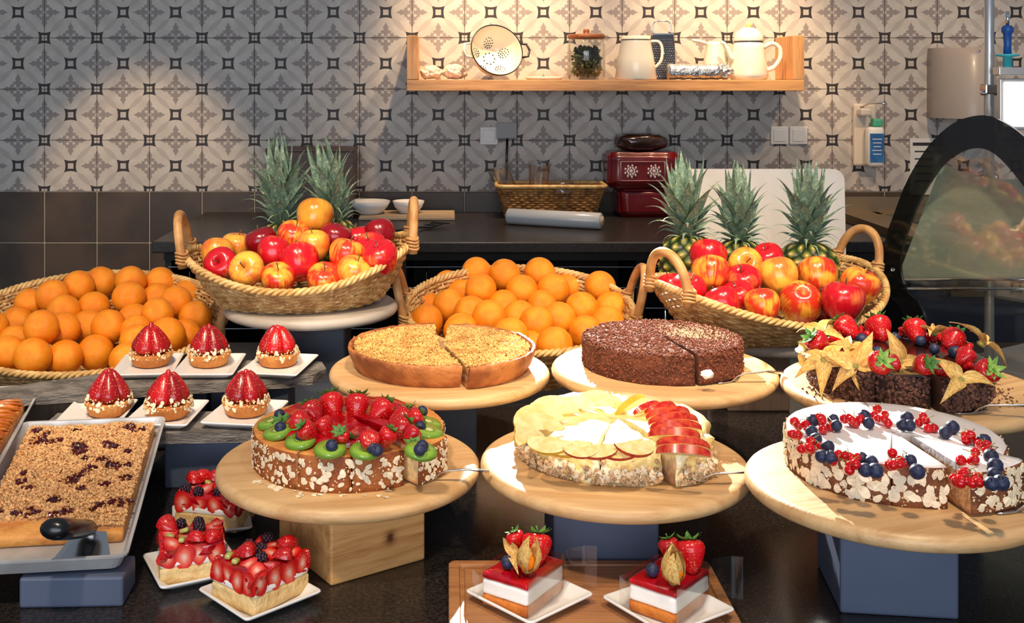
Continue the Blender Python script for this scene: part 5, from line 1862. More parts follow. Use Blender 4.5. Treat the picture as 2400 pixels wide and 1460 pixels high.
TC_ = Vector((-.855, 1.805, 1.003))
tag(obj('baking_pan', pan_mesh(.285, .43, .027).mesh('baking_pan', M['alu']), None, TC_, (0, 0, R(12))), 'aluminium pan of apple pastry at the far left edge', 'pan', 'metal baking pans')
M['baked_apple'] = mat('baked_apple', (240, 190, 96), (222, 150, 60), ns=1.5, rough=.3, coat=.4, objrand=.12)
M['baked_edge'] = mat('browned_apple_edge', (170, 84, 34), (206, 120, 50), ns=2, rough=.35, coat=.3)
ap = thing('apple_pastry', 'golden apple pastry with rows of overlapping baked slices, at the left edge', 'cake', TC_, R(12))
obj('pastry_base', lumpy_box(.270, .40, .002, .018, 0, 4, .0012).mesh('pastry_base', M['tart_shell']), ap, (0, 0, 0))


def baked(k):
    n = 12
    arc = [(math.cos(PI * i / n), (.62 + .06 * math.sin(3 * i + k)) * math.sin(PI * i / n)) for i in range(n + 1)]
    vs = [(x, -.04, z) for x, z in arc] + [(x, .04, z) for x, z in arc]
    mb = MB()
    mb.add(vs, [tuple(range(n + 1)), tuple(range(2 * n + 1, n, -1)), (0, n, 2 * n + 1, n + 1)], 0, False)
    mb.add(vs, [(i + 1, i, n + 1 + i, n + 2 + i) for i in range(n)], 1, True)
    return mb.mesh('apple_slice', [M['baked_apple'], M['baked_edge']])


BK = [baked(k) for k in range(3)]
rng = random.Random(3)
for col in range(4):
    for q in range(26):
        x, y = -.098 + .066 * col + rng.uniform(-.003, .003), .186 - q * .0148
        obj('apple_slice', BK[q % 3], ap, (x, y, .017), (R(52 + rng.uniform(-8, 8)), R(rng.uniform(-6, 6)), R(rng.uniform(-10, 10))), (.036, .036, .036))
block('dark blue block under the apple pastry pan', M['darkblue'], -.93, -.78, 1.72, 1.87, 1.003, R(12))
# ---------------------------------------------------------------- wall shelf and what stands on it
sh = thing('wall_shelf', 'oak wall shelf with upright ends on the patterned tiles', 'shelf', (.568, WY, 1.549))
obj('shelf_board', MB().rbox((0, -.112, .02), (1.434, .223, .04), .002).mesh('shelf_board', M['oak']), sh)
for x in (-.697, .697):
    obj('upright', MB().rbox((x, -.112, .1205), (.040, .223, .159), .002).mesh('upright', M['oak_v']), sh)
SZ = 1.590
M['foil'] = mat('crumpled_foil', (208, 206, 202), rough=.32, metal=.9, bump=.9, bs=55)
M['paper'] = mat('crumpled_paper', (226, 214, 196), (204, 190, 170), ns=20, rough=.6, bump=.9, bs=45)
M['glass'] = None


def glass_mat(name, tint, k, rough=.03):
    m, nt, b = newmat(name)
    out = nt.nodes['Material Output']
    tr = N(nt, 'ShaderNodeBsdfTransparent', ins={0: tint})
    gl = N(nt, 'ShaderNodeBsdfGlossy', ins={'Roughness': rough})
    fc = N(nt, 'ShaderNodeLayerWeight', ins={0: .5}).outputs['Facing']
    lw = mth(nt, 'MULTIPLY_ADD', mth(nt, 'POWER', fc, 4.0), .7, k)
    mx = N(nt, 'ShaderNodeMixShader', ins={0: lw, 1: tr.outputs[0], 2: gl.outputs[0]})
    nt.links.new(mx.outputs[0], out.inputs[0])
    return m


M['glass'] = glass_mat('clear_glass', (.96, .97, .965, 1), .04)
M['plastic_clear'] = glass_mat('clear_plastic', (.95, .94, .92, 1), .13, .08)
M['tint'] = glass_mat('tinted_case_glass', (.90, .90, .88, 1), .10, .03)


def crumple(name, label, c, s, m, seed, group=None):
    bm = bmesh.new()
    bmesh.ops.create_icosphere(bm, subdivisions=4, radius=1)
    for v in bm.verts:
        p = v.co.copy()
        d = 1 + .22 * noise.noise(p * 2.2 + Vector((seed, 0, 0))) + .14 * abs(noise.noise(p * 5 + Vector((0, seed, 0))))
        v.co = Vector((p.x * s[0], p.y * s[1], max(-.8, p.z) * s[2])) * d
    me = bpy.data.meshes.new(name)
    lo = min(v.co.z for v in bm.verts)
    bm.to_mesh(me)
    bm.free()
    me.materials.append(m)
    return tag(obj(name, me, None, (c[0], c[1], c[2] - lo)), label, 'packet', group)


crumple('paper_packet', 'crumpled pale packet at the left end of the shelf', (-.062, 4.10, SZ), (.038, .05, .026), M['paper'], 1)
crumple('paper_packet', 'larger crumpled pale packet beside the colander', (.024, 4.10, SZ), (.042, .05, .028), M['paper'], 5)

# colander lying on its side, its opening turned to the room
axis = Vector((.30, -.88, .36)).normalized()
cc = Vector((.179, 4.055, SZ + .1085))
col_ = thing('colander', 'cream enamel colander with a black rim tipped on its side on the shelf', 'colander', cc, rot=axis.to_track_quat('Z', 'Y').to_euler())
RR, DD = .099, .090
prof = [(0, -DD), (.045, -DD + .002), (.072, -DD * .74), (.090, -DD * .4), (RR, 0)]
prof2 = [(r - .0025 if r > .01 else 0, z + (.003 if r < .09 else 0)) for r, z in prof][::-1]


def smooth_prof(p, n=5):
    out = []
    for i in range(len(p) - 1):
        a, b_ = p[max(i - 1, 0)], p[i]
        c_, d_ = p[i + 1], p[min(i + 2, len(p) - 1)]
        for k in range(n):
            t = k / n
            out.append(tuple(.5 * (2 * b_[j] + (c_[j] - a[j]) * t + (2 * a[j] - 5 * b_[j] + 4 * c_[j] - d_[j]) * t * t + (3 * b_[j] - a[j] - 3 * c_[j] + d_[j]) * t ** 3) for j in (0, 1)))
    out.append(p[-1])
    return [(max(0, r), z) for r, z in out]


sp1, sp2 = smooth_prof(prof), smooth_prof(prof2)
sp1[0], sp2[-1] = (0, sp1[0][1]), (0, sp2[-1][1])
obj('bowl', MB().lathe(sp1 + sp2, 40).mesh('bowl', M['enamel']), col_)
obj('rim', MB().tube([(RR * math.cos(2 * PI * i / 48), RR * math.sin(2 * PI * i / 48), 0) for i in range(48)], .0024, 8, True).mesh('rim', M['blackrim']), col_)
mb = MB()


def wall_pt(rho, a):
    z = None
    for (r0, z0), (r1, z1) in zip(sp1, sp1[1:]):
        if r0 <= rho <= r1:
            z = z0 + (z1 - z0) * (rho - r0) / max(1e-6, r1 - r0)
    return Vector((rho * math.cos(a), rho * math.sin(a), (z or -DD) + .0042))


for a0 in [2 * PI * k / 5 + .3 for k in range(5)]:
    for ring, n in ((0, 1), (.008, 6), (.016, 11)):
        for k in range(n):
            t = 2 * PI * k / n
            ca, sa = .058 * math.cos(a0) + ring * math.cos(t), .058 * math.sin(a0) + ring * math.sin(t)
            rho = math.hypot(ca, sa)
            if rho < .088:
                mb.ball(wall_pt(rho, math.atan2(sa, ca)), .0030, 6, 4)
for k in range(9):
    t = 2 * PI * k / 9
    mb.ball(wall_pt(.022, t), .0030, 6, 4)
obj('perforations', mb.mesh('perforations', M['black']), col_, kind='stuff')
obj('foot_ring', MB().tube([(.048 * math.cos(2 * PI * i / 32), .048 * math.sin(2 * PI * i / 32), -DD - .004) for i in range(32)], .004, 8, True).mesh('foot_ring', M['enamel']), col_)
for sgn in (-1, 1):
    obj('handle', MB().tube([(sgn * (RR - .004), -.028, -.006), (sgn * (RR + .022), -.024, -.002), (sgn * (RR + .030), 0, 0), (sgn * (RR + .022), .024, -.002), (sgn * (RR - .004), .028, -.006)], .0045, 8).mesh('handle', M['enamel' if sgn < 0 else 'blackrim']), col_)
tag(obj('enamel_plate', MB().lathe([(0, 0), (.062, 0), (.068, .004), (.070, .010), (.066, .011), (.060, .006), (0, .005)], 36).mesh('enamel_plate', M['enamel']), None, (.355, 4.09, SZ)), 'flat white enamel plate lying between the colander and the jar', 'plate')

# jar of dried leaves
jar = thing('storage_jar', 'glass jar of dried leaves with a wooden lid on the shelf', 'jar', (.510, 4.09, SZ))
g = [(0, 0), (.064, 0), (.069, .006), (.069, .128), (.064, .142), (.060, .146), (.060, .150), (.057, .150), (.057, .144), (.0655, .126), (.0655, .010), (0, .006)]
obj('glass', MB().lathe(g, 40).mesh('glass', M['glass']), jar)
obj('lid', MB().lathe([(0, .150), (.066, .150), (.069, .153), (.069, .162), (.066, .166), (.012, .166), (.011, .176), (.012, .182), (.008, .186), (0, .186)], 32).mesh('lid', wood('jar_lid_wood', (150, 84, 44), (112, 58, 28), rings=5)), jar)
M['dry_leaf'] = mat('dried_leaves', (92, 94, 44), (54, 60, 26), ns=30, rough=.7, island=.4, c3=(176, 132, 62), ns3=14, lo3=.56, hi3=.60)
mb = MB()
rng = random.Random(2)
for i in range(340):
    a, d, z = rng.uniform(0, 6.28), math.sqrt(rng.random()) * .052, rng.uniform(.016, .118)
    L_, w_ = rng.uniform(.014, .026), rng.uniform(.007, .012)
    E = Matrix.Translation((d * math.cos(a), d * math.sin(a), z)) @ Euler((rng.uniform(0, 6), rng.uniform(0, 6), rng.uniform(0, 6))).to_matrix().to_4x4()
    k = L_ * .55
    if d > .040:
        k *= .6
    mb.grid(lambda u, v, k=k, w_=w_: ((v - .5) * 2 * k, (u - .5) * 2 * w_ * math.sin(PI * (.06 + .88 * v)) * .7, .004 * math.sin(5 * v) + .004 * abs(u - .5)), 2, 5, M=E)
obj('dried_leaves', mb.mesh('dried_leaves', M['dry_leaf']), jar, kind='stuff')


def vessel_handle(pts, r=.0055):
    P_ = [Vector(p) for p in pts]
    out = []
    for i in range(len(P_) - 1):
        a, b_, c_, d_ = P_[max(i - 1, 0)], P_[i], P_[i + 1], P_[min(i + 2, len(P_) - 1)]
        for k in range(6):
            t = k / 6
            out.append(.5 * (2 * b_ + (c_ - a) * t + (2 * a - 5 * b_ + 4 * c_ - d_) * t * t + (3 * b_ - a - 3 * c_ + d_) * t ** 3))
    out.append(P_[-1])
    return MB().tube(out, r, 10)


pit = thing('enamel_pitcher', 'cream enamel pitcher with a dark rim line, in front of the grater', 'pitcher', (.690, 4.075, SZ))
obj('body', MB().lathe([(0, 0), (.074, 0), (.0765, .004), (.066, .08), (.053, .146), (.0545, .160), (.0525, .160), (.051, .146), (.063, .08), (.072, .008), (0, .006)], 40).mesh('body', M['enamel']), pit)
obj('rim_line', MB().tube([(.0538 * math.cos(2 * PI * i / 40), .0538 * math.sin(2 * PI * i / 40), .146) for i in range(40)], .0014, 6, True).mesh('rim_line', M['blackrim']), pit)
obj('handle', vessel_handle([(.052, -.01, .140), (.082, -.012, .138), (.094, -.014, .112), (.090, -.014, .070), (.068, -.012, .044)]).mesh('handle', M['enamel']), pit)

gr = thing('box_grater', 'steel box grater with a wire handle behind the enamel pitcher', 'grater', (.800, 4.148, SZ))
bw, tw_, hh_ = .047, .038, .172
mb = MB()
vs = [(sx * w, sy * w * .72, z) for z, w in ((0, bw), (hh_, tw_)) for sx, sy in ((-1, -1), (1, -1), (1, 1), (-1, 1))]
mb.add(vs, [(0, 1, 5, 4), (1, 2, 6, 5), (2, 3, 7, 6), (3, 0, 4, 7), (4, 5, 6, 7)], 0, False)
obj('body', mb.mesh('body', mat('dark_grater_steel', (70, 72, 76), rough=.35, metal=.9)), gr)
mb = MB()
for j in range(17):
    z = .012 + j * .0085
    w = (bw + (tw_ - bw) * z / hh_)
    for i in range(10):
        x = (i + .5 + (j % 2) * .5 - .25) / 10 * 2 * w * .92 - w * .92
        mb.ball((x, -w * .72 - .0004, z), .0026, 6, 4, 0, (1.2, .8, .5))
obj('grating_teeth', mb.mesh('grating_teeth', M['chrome']), gr, kind='stuff')
obj('top_band', MB().rbox((0, 0, hh_ - .004), (tw_ * 2 + .004, tw_ * 1.44 + .004, .008), .001).mesh('top_band', M['chrome']), gr)
obj('handle', vessel_handle([(-.034, 0, hh_), (-.033, 0, hh_ + .030), (-.024, 0, hh_ + .044), (0, 0, hh_ + .047), (.024, 0, hh_ + .044), (.033, 0, hh_ + .030), (.034, 0, hh_)], .0022).mesh('handle', M['chrome']), gr)

ro = thing('foil_roll', 'silver foil wrapped roll with a crumpled end, in front of the teapot', 'roll', (.89, 4.03, SZ))
mb = MB().tube([(-.092 + .0115 * i, 0, .029 + .0006 * math.sin(i * 2.1)) for i in range(17)], [.0285 + .0012 * math.sin(i * 1.7) for i in range(17)], 22)
obj('wrapped_roll', mb.mesh('wrapped_roll', M['foil']), ro)
bm = bmesh.new()
bmesh.ops.create_icosphere(bm, subdivisions=4, radius=1)
for v in bm.verts:
    p = v.co.copy()
    d = 1 + .35 * noise.noise(p * 2.6) + .25 * abs(noise.noise(p * 6))
    v.co = Vector((p.x * .030, p.y * .026, p.z * .0255)) * d + Vector((.112, 0, .0285))
me = bpy.data.meshes.new('crumpled_end')
bm.to_mesh(me)
bm.free()
me.materials.append(M['foil'])
obj('crumpled_end', me, ro)

jug = thing('enamel_jug', 'small white enamel jug with a straight side handle, behind the foil roll', 'jug', (.992, 4.13, SZ))
obj('body', MB().lathe([(0, 0), (.044, 0), (.046, .003), (.040, .07), (.031, .128), (.033, .140), (.031, .140), (.029, .126), (.038, .07), (.043, .007), (0, .005)], 32).mesh('body', M['enamel']), jug)
obj('handle', MB().tube([(-.028, -.005, .134), (-.06, -.008, .143), (-.085, -.010, .146)], [.005, .006, .0045], 10).mesh('handle', M['enamel']), jug)
tp = thing('enamel_teapot', 'cream enamel teapot with a domed lid at the right end of the shelf', 'teapot', (1.104, 4.075, SZ))
obj('body', MB().lathe([(0, 0), (.064, 0), (.070, .010), (.0705, .022), (.064, .07), (.056, .115), (.052, .140), (0, .140)], 40).mesh('body', M['enamel']), tp)
ld = obj('lid', MB().lathe([(0, .139), (.053, .139), (.0545, .143), (.050, .162), (.036, .181), (.016, .191), (0, .192)], 36).mesh('lid', M['enamel']), tp)
obj('knob', MB().ball((0, 0, .201), .0105, 14, 10).mesh('knob', mat('yellow_knob', (236, 206, 130), rough=.3)), ld)
obj('rim_line', MB().tube([(.0532 * math.cos(2 * PI * i / 40), .0532 * math.sin(2 * PI * i / 40), .139) for i in range(40)], .0013, 6, True).mesh('rim_line', M['blackrim']), tp)
obj('spout', MB().tube([(-.052, -.01, .062), (-.070, -.012, .085), (-.082, -.014, .112), (-.094, -.016, .132), (-.105, -.017, .138)], [.013, .0115, .009, .007, .0065], 12).mesh('spout', M['enamel']), tp)
obj('handle', vessel_handle([(.054, -.008, .118), (.084, -.010, .132), (.110, -.012, .115), (.112, -.012, .078), (.090, -.010, .045), (.064, -.008, .034)], .0085).mesh('handle', M['enamel']), tp)

# ---------------------------------------------------------------- things fixed to the wall
M['dispenser'] = mat('warm_grey_dispenser', (178, 164, 150), rough=.35, coat=.1)
pd = thing('paper_towel_dispenser', 'large rounded grey beige towel dispenser on the right of the wall', 'dispenser', (1.937, WY, 1.446))
n = 24
prof_ = [(-.114, 0)] + [(-.114 + .228 * (i / n), -(.055 + .135 * math.sin(PI * (i / n)) ** .6)) for i in range(n + 1)] + [(.114, 0)]
mb = MB()
bm_ = [(x, y, 0) for x, y in prof_] + [(x, y, .232) for x, y in prof_] + [(x * .97, y * .80, .262) for x, y in prof_]
k = len(prof_)
mb.add(bm_, [(r * k + i, r * k + (i + 1) % k, (r + 1) * k + (i + 1) % k, (r + 1) * k + i) for r in (0, 1) for i in range(k)], 0, True)
mb.add(bm_, [tuple(range(k - 1, -1, -1)), tuple(2 * k + i for i in range(k))], 0, False)
obj('housing', mb.mesh('housing', M['dispenser']), pd)
obj('lock', MB().lathe([(0, 0), (.006, 0), (.006, .004), (0, .004)], 12, 0, Matrix.Translation((0, -.172, .247)) @ Matrix.Rotation(R(90), 4, 'X')).mesh('lock', M['chrome']), pd)
sd = thing('soap_dispenser', 'wall soap holder with a white bottle, blue label and green cap', 'dispenser', (1.592, WY, 1.262))
M['beigeplastic'] = mat('beige_plastic', (206, 192, 174), rough=.45)
mb = MB().rbox((-.012, -.012, .118), (.084, .024, .236), .008)
mb.rbox((-.026, -.042, .205), (.040, .06, .030), .008)
obj('bracket', mb.mesh('bracket', M['beigeplastic']), sd)
obj('lever', MB().tube([(-.03, -.02, .222), (-.01, -.05, .236), (.02, -.085, .240), (.035, -.10, .238)], [.006, .005, .005, .006], 8, flat=.6).mesh('lever', M['chrome']), sd)
obj('bottle', MB().rbox((.012, -.052, .075), (.060, .048, .150), .012, sm=True).mesh('bottle', M['whiteplastic']), sd)
lb = obj('blue_label', MB().rbox((.012, -.0772, .072), (.052, .002, .108), .0008).mesh('blue_label', mat('blue_label', (40, 92, 150), (52, 120, 176), ns=16, rough=.4)), sd)
for i in range(5):
    obj('print_line', MB().box((.012, -.0785, .105 - i * .014), (.036 - .005 * (i % 3), .0006, .003)).mesh('print_line', M['whiteplastic']), lb)
obj('cap', MB().rbox((.020, -.052, .165), (.036, .034, .030), .006).mesh('cap', mat('green_cap', (70, 170, 130), rough=.4)), sd)
pl_ = MB().rbox((0, -.005, 0), (.068, .010, .068), .003)
pl_.rbox((0, -.0112, 0), (.046, .004, .046), .0015)
PLM = pl_.mesh('socket', M['whiteplastic'])
for (px, py, lab) in [(1146, 318, 'white wall socket half hidden by the grey card holder'), (1826, 317, 'left one of the paired white wall switches'), (1870, 317, 'right one of the paired white wall switches')]:
    p = at(px, py, WY)
    tag(obj('wall_socket', PLM, None, (p.x, WY, p.z)), lab, 'socket', 'white wall plates')
nt_ = thing('paper_notice', 'white paper notice on the wall behind the glass case', 'notice', at(2165, 390, WY))
obj('sheet', MB().box((0, -.0008, .0), (.105, .0012, .215)).mesh('sheet', mat('notice_paper', (214, 210, 202), rough=.8)), nt_)
for i in range(6):
    obj('print_line', MB().box((0, -.0018, .085 - .028 * i), (.07 if i else .085, .0006, .012 if i == 0 else .005)).mesh('print_line', mat('print_ink', (44, 44, 46), rough=.8) if i == 0 else bpy.data.materials['print_ink']), nt_)

# ---------------------------------------------------------------- things on the back worktop
WT = 1.0855
tray = tag(obj('wooden_tray', MB().rbox((0, 0, .006), (.345, .21, .012), .003).mesh('wooden_tray', wood('pale_tray_wood', (190, 164, 132), (140, 112, 84), rings=4)), None, (-.148, 4.075, WT)), 'pale wooden board under the two white bowls', 'board')
BW = MB().lathe([(0, 0), (.040, 0), (.044, .004), (.064, .024), (.0745, .046), (.0715, .047), (.060, .026), (.038, .008), (0, .006)], 36).mesh('bowl', M['porcelain'])
tag(obj('white_bowl', BW, None, (-.286, 4.075, WT + .0125)), 'larger white bowl behind the second pineapple', 'bowl', 'white bowls on the pale board')
tag(obj('white_bowl', BW, None, (-.146, 4.095, WT + .0125), (0, 0, 0), (.80, .80, .95)), 'smaller white bowl behind the basket handle', 'bowl', 'white bowls on the pale board')
fk = thing('serving_fork', 'black serving fork lying on the worktop beside the basket handle', 'fork', (-.075, 3.76, WT + .004))
mb = MB()
for i in range(4):
    mb.tube([(-.012 + .012 * i, .01, .004), (-.016 + .015 * i, .06, .010), (-.014 + .014 * i, .095, .006)], [.0030, .0026, .0016], 7)
mb.rbox((.006, .0, .003), (.046, .03, .005), .002)
obj('tines', mb.mesh('tines', M['black']), fk)
obj('handle', MB().tube([(.006, -.01, .003), (.0, -.08, .004), (-.01, -.16, .004)], [.005, .006, .008], 8, flat=.5).mesh('handle', M['black']), fk)
fk.rotation_euler = (0, 0, R(-38))
bx = thing('wooden_box', 'dark brown wooden box standing behind the two pineapples', 'box', (-.505, 4.13, WT))
M['darkwood'] = wood('dark_brown_wood', (84, 56, 38), (60, 38, 26), rings=5)
mb = MB()
for a, b_ in (((0, -.07, .12), (.32, .012, .24)), ((0, .07, .12), (.32, .012, .24)), ((-.154, 0, .12), (.012, .128, .24)), ((.154, 0, .12), (.012, .128, .24)), ((0, 0, .006), (.296, .128, .012))):
    mb.rbox(a, b_, .0015)
obj('sides', mb.mesh('sides', M['darkwood']), bx)
obj('lid', MB().rbox((0, 0, .246), (.326, .158, .012), .002).mesh('lid', M['darkwood']), bx)

# shallow rectangular basket with clear cups
rb = thing('bread_basket', 'rectangular wicker basket holding clear plastic cups on the worktop', 'basket', (.375, 4.085, WT))


def rr_pt(t, u, grow=1.0):
    """rounded rectangle outline, u in 0..1; t height 0..1"""
    hx, hy, rad = (.165 + .033 * t ** 1.5) * grow, (.062 + .022 * t ** 1.5) * grow, .028
    segs = [2 * (hx - rad), PI * rad / 2, 2 * (hy - rad), PI * rad / 2] * 2
    L_ = sum(segs)
    d = (u % 1) * L_
    cs = [(hx - rad, hy - rad), (-hx + rad, hy - rad), (-hx + rad, -hy + rad), (hx - rad, -hy + rad)]
    cur = 0
    x, y = hx - rad, hy
    for i, s in enumerate(segs):
        if d <= cur + s + 1e-9:
            f = (d - cur) / s
            q = i // 2
            if i % 2 == 0:
                a0 = cs[q]
                ang = PI / 2 + q * PI / 2
                n_ = Vector((math.cos(ang), math.sin(ang)))
                tg = Vector((-n_.y, n_.x))
                st = Vector(a0) + n_ * rad
                p = st + tg * f * s
                return Vector((p.x, p.y, 0)), Vector((n_.x, n_.y, 0))
            ang = PI / 2 + q * PI / 2 + f * PI / 2
            c_ = cs[(q + 1) % 4]
            return Vector((c_[0] + rad * math.cos(ang), c_[1] + rad * math.sin(ang), 0)), Vector((math.cos(ang), math.sin(ang), 0))
        cur += s
    return Vector((x, y, 0)), Vector((0, 1, 0))


mb = MB()
HB_ = .112
rows, nst = 13, 54
for i in range(rows):
    t = (i + .5) / rows
    pts = []
    for q in range(nst * 3):
        p, nn = rr_pt(t, q / (nst * 3))
        pts.append(p + nn * (.0025 * math.sin(PI * nst / (nst * 3) * q + (i % 2) * PI)) + Vector((0, 0, HB_ * t + .004)))
    mb.tube(pts, .0042, 5, True)
for q in range(nst):
    mb.tube([rr_pt(t, (q + .5) / nst)[0] + Vector((0, 0, HB_ * t + .004)) for t in (0, .5, 1)], .0022, 5)
M['brown_wicker'] = mat('brown_wicker', (176, 126, 66), (128, 84, 40), ns=40, rough=.5)
obj('woven_wall', mb.mesh('woven_wall', M['brown_wicker']), rb, kind='stuff')
obj('rim', MB().tube([rr_pt(1, q / 80)[0] + Vector((0, 0, HB_ + .006)) for q in range(80)], .0075, 8, True).mesh('rim', M['wicker_rim']), rb)
obj('base', MB().rbox((0, 0, .003), (.33, .124, .005), .002).mesh('base', M['brown_wicker']), rb)
cup = [(0, .001), (.026, .001), (.028, .004), (.037, .098), (.0395, .100), (.0395, .103), (.0365, .102), (.027, .006), (0, .004)]
CUPM = MB().lathe(cup, 28).mesh('clear_cup', M['plastic_clear'])
for (x, y, z, rx, ry, lab) in [(.235, 4.075, WT + .066, 0, -24, 'clear plastic cup leaning left in the wicker bread basket'), (.330, 4.085, WT + .072, 8, 3, 'clear plastic cup upright in the middle of the bread basket')]:
    tag(obj('clear_cup', CUPM, None, (x, y, z), (R(rx), R(ry), 0), (1.1, 1.1, 1.25)), lab, 'cup', 'clear cups in the bread basket')
dm = MB().lathe([(.040, 0), (.042, .003), (.040, .010), (.034, .030), (.020, .042), (.008, .045), (.007, .044), (.019, .040), (.033, .028), (.038, .010), (.0395, .002), (.040, 0)], 30).mesh('dome_lid', M['plastic_clear'])
tag(obj('dome_lid', dm, None, (.418, 4.045, WT + .098), (R(72), 0, R(10)), 1.15), 'clear dome lid standing on edge at the right of the cups', 'lid')
M['card'] = mat('grey_card', (150, 148, 146), rough=.5)
cd = thing('card_holder', 'grey price card on a black stem behind the bread basket', 'card holder', (.222, 4.195, WT))
obj('card', MB().rbox((.0, 0, .311), (.076, .004, .060), .001).mesh('card', M['card']), cd)
mb = MB().tube([(0, 0, .006), (0, 0, .2), (.002, 0, .283)], .0045, 8)
mb.rbox((0, 0, .281), (.074, .006, .004), .001)
mb.lathe([(0, 0), (.022, 0), (.022, .004), (0, .008)], 20)
obj('stem', mb.mesh('stem', M['black']), cd)
a, b_ = Vector((.205, 3.872, WT + .0285)), Vector((.522, 3.735, WT + .0285))
fr_ = thing('cling_film_roll', 'thick roll of pale cling film lying before the bread basket', 'roll', (a + b_) / 2 - Vector((0, 0, .0285)), math.atan2(b_.y - a.y, b_.x - a.x))
L_ = (b_ - a).length / 2
mb = MB().tube([(-L_ + .006, 0, .0285), (-L_ + .008, 0, .0285), (L_ - .008, 0, .0285), (L_ - .006, 0, .0285)], [.026, .028, .028, .026], 28)
obj('film', mb.mesh('film', mat('cling_film', (206, 208, 208), (186, 190, 192), ns=8, rough=.22, coat=.4, stretch=(.3, 3, 3))), fr_)
obj('core', MB().tube([(-L_, 0, .0285), (L_, 0, .0285)], .0165, 20).mesh('core', mat('card_core', (196, 180, 150), rough=.7)), fr_)
# red packets
M['redpack'] = mat('dark_red_foil_packet', (104, 8, 16), (84, 5, 12), ns=6, rough=.3, coat=.4, bump=.25, bs=14)
M['redprint'] = mat('pale_print', (214, 190, 186), rough=.5)


def packet(label, c, s, seed):
    bm = bmesh.new()
    bmesh.ops.create_cube(bm, size=1)
    bmesh.ops.scale(bm, vec=s, verts=bm.verts)
    bmesh.ops.bevel(bm, geom=bm.edges[:], offset=.012, segments=3, affect='EDGES')
    bmesh.ops.subdivide_edges(bm, edges=[e for e in bm.edges if e.calc_length() > .03], cuts=6, use_grid_fill=True)
    for v in bm.verts:
        v.co += v.co.normalized() * .004 * noise.noise(v.co * 18 + Vector((seed, 0, 0)))
    bmesh.ops.translate(bm, vec=(0, 0, s[2] / 2), verts=bm.verts)
    me = bpy.data.meshes.new('packet')
    bm.to_mesh(me)
    bm.free()
    me.polygons.foreach_set('use_smooth', [True] * len(me.polygons))
    me.materials.append(M['redpack'])
    root = thing('red_packet', label, 'packet', c, group='red packets stacked on the worktop')
    obj('body', me, root)
    return root


packet('lower plain dark red packet of the stack on the worktop', (.735, 4.125, WT), (.225, .14, .106), 1)
rp = packet('upper dark red packet printed with pale rosettes', (.715, 4.120, WT + .108), (.262, .15, .130), 4)
pr = MB()
for cx_ in (-.048, .036):
    for k in range(9):
        t = 2 * PI * k / 9
        for r_, w_ in ((.013, .006), (.022, .005)):
            c_ = (cx_ + r_ * math.cos(t + r_ * 30), -.0785, .062 + r_ * .95 * math.sin(t + r_ * 30))
            pr.ball(c_, .0042, 6, 4, 0, (1.0, .25, 1.3))
    pr.ball((cx_, -.0785, .062), .007, 8, 6, 0, (1, .25, 1))
fr2 = [(-.085, -.0785, .028), (.075, -.0785, .028), (.075, -.0785, .098), (-.085, -.0785, .098)]
for i in range(4):
    pr.tube([fr2[i], fr2[(i + 1) % 4]], .0009, 5)
obj('rosette_print', pr.mesh('rosette_print', M['redprint']), rp)
bm = bmesh.new()
bmesh.ops.create_icosphere(bm, subdivisions=4, radius=1)
for v in bm.verts:
    p = v.co
    q = Vector((math.copysign(abs(p.x) ** .6, p.x) * .095, math.copysign(abs(p.y) ** .7, p.y) * .06, math.copysign(abs(p.z) ** .7, p.z) * .033))
    v.co = q * (1 + .10 * noise.noise(p * 2.5))
me = bpy.data.meshes.new('brown_packet')
lo = min(v.co.z for v in bm.verts)
bm.to_mesh(me)
bm.free()
me.polygons.foreach_set('use_smooth', [True] * len(me.polygons))
me.materials.append(mat('shiny_brown_wrap', (66, 40, 28), (44, 26, 20), ns=8, rough=.15, coat=.6, bump=.4, bs=20))
tag(obj('brown_packet', me, None, (.715, 4.12, WT + .240 - lo)), 'shiny dark brown packet lying on the red packets', 'packet')

# white board behind the pineapples
M['whiteboard'] = mat('white_cutting_board', (232, 224, 214), (222, 212, 200), ns=10, rough=.5)
hw_, ht_, rd = .21, .462, .03
pts = [(-hw_, 0), (hw_, 0)]
for cx_, a0 in ((hw_ - rd, 0), (-hw_ + rd, 90)):
    pts += [(cx_ + rd * math.cos(R(a0 + 90 * k / 6)), ht_ - rd + rd * math.sin(R(a0 + 90 * k / 6))) for k in range(7)]
wb = obj('cutting_board', MB().prism(pts, -.009, .009, 0, Matrix.Rotation(R(90), 4, 'X')).mesh('cutting_board', M['whiteboard']), None, (.812, 2.845, .9005), (R(-3), 0, 0))
tag(wb, 'large white cutting board standing behind three pineapples', 'board')

# ---------------------------------------------------------------- glass case end on the right
O_, T_ = Vector((1.05, 2.57, 0)), Vector((.54, -.8417, 0))
NN = Vector((-.8417, -.54, 0))


def sz(px, py, off=0.0):
    q = (px - CX) / F
    o = O_ + NN * off
    s = (o.y * q - o.x) / (T_.x - T_.y * q)
    Y = o.y + T_.y * s
    return s, EYE - (py - CY) / F * Y


MC = Matrix(((T_.x, 0, NN.x, O_.x), (T_.y, 0, NN.y, O_.y), (0, 1, 0, 0), (0, 0, 0, 1)))   # (s, z, offset) to world
outer = [(2120, 735), (2085, 690), (2070, 620), (2079, 555), (2098, 500), (2130, 420), (2180, 340), (2235, 290), (2290, 271), (2335, 277), (2400, 318), (2470, 400), (2530, 520), (2560, 650)]
inner = [(2165, 730), (2126, 680), (2112, 625), (2120, 570), (2135, 525), (2165, 455), (2208, 392), (2250, 358), (2295, 347), (2335, 362), (2385, 415), (2435, 490), (2475, 590), (2495, 680)]


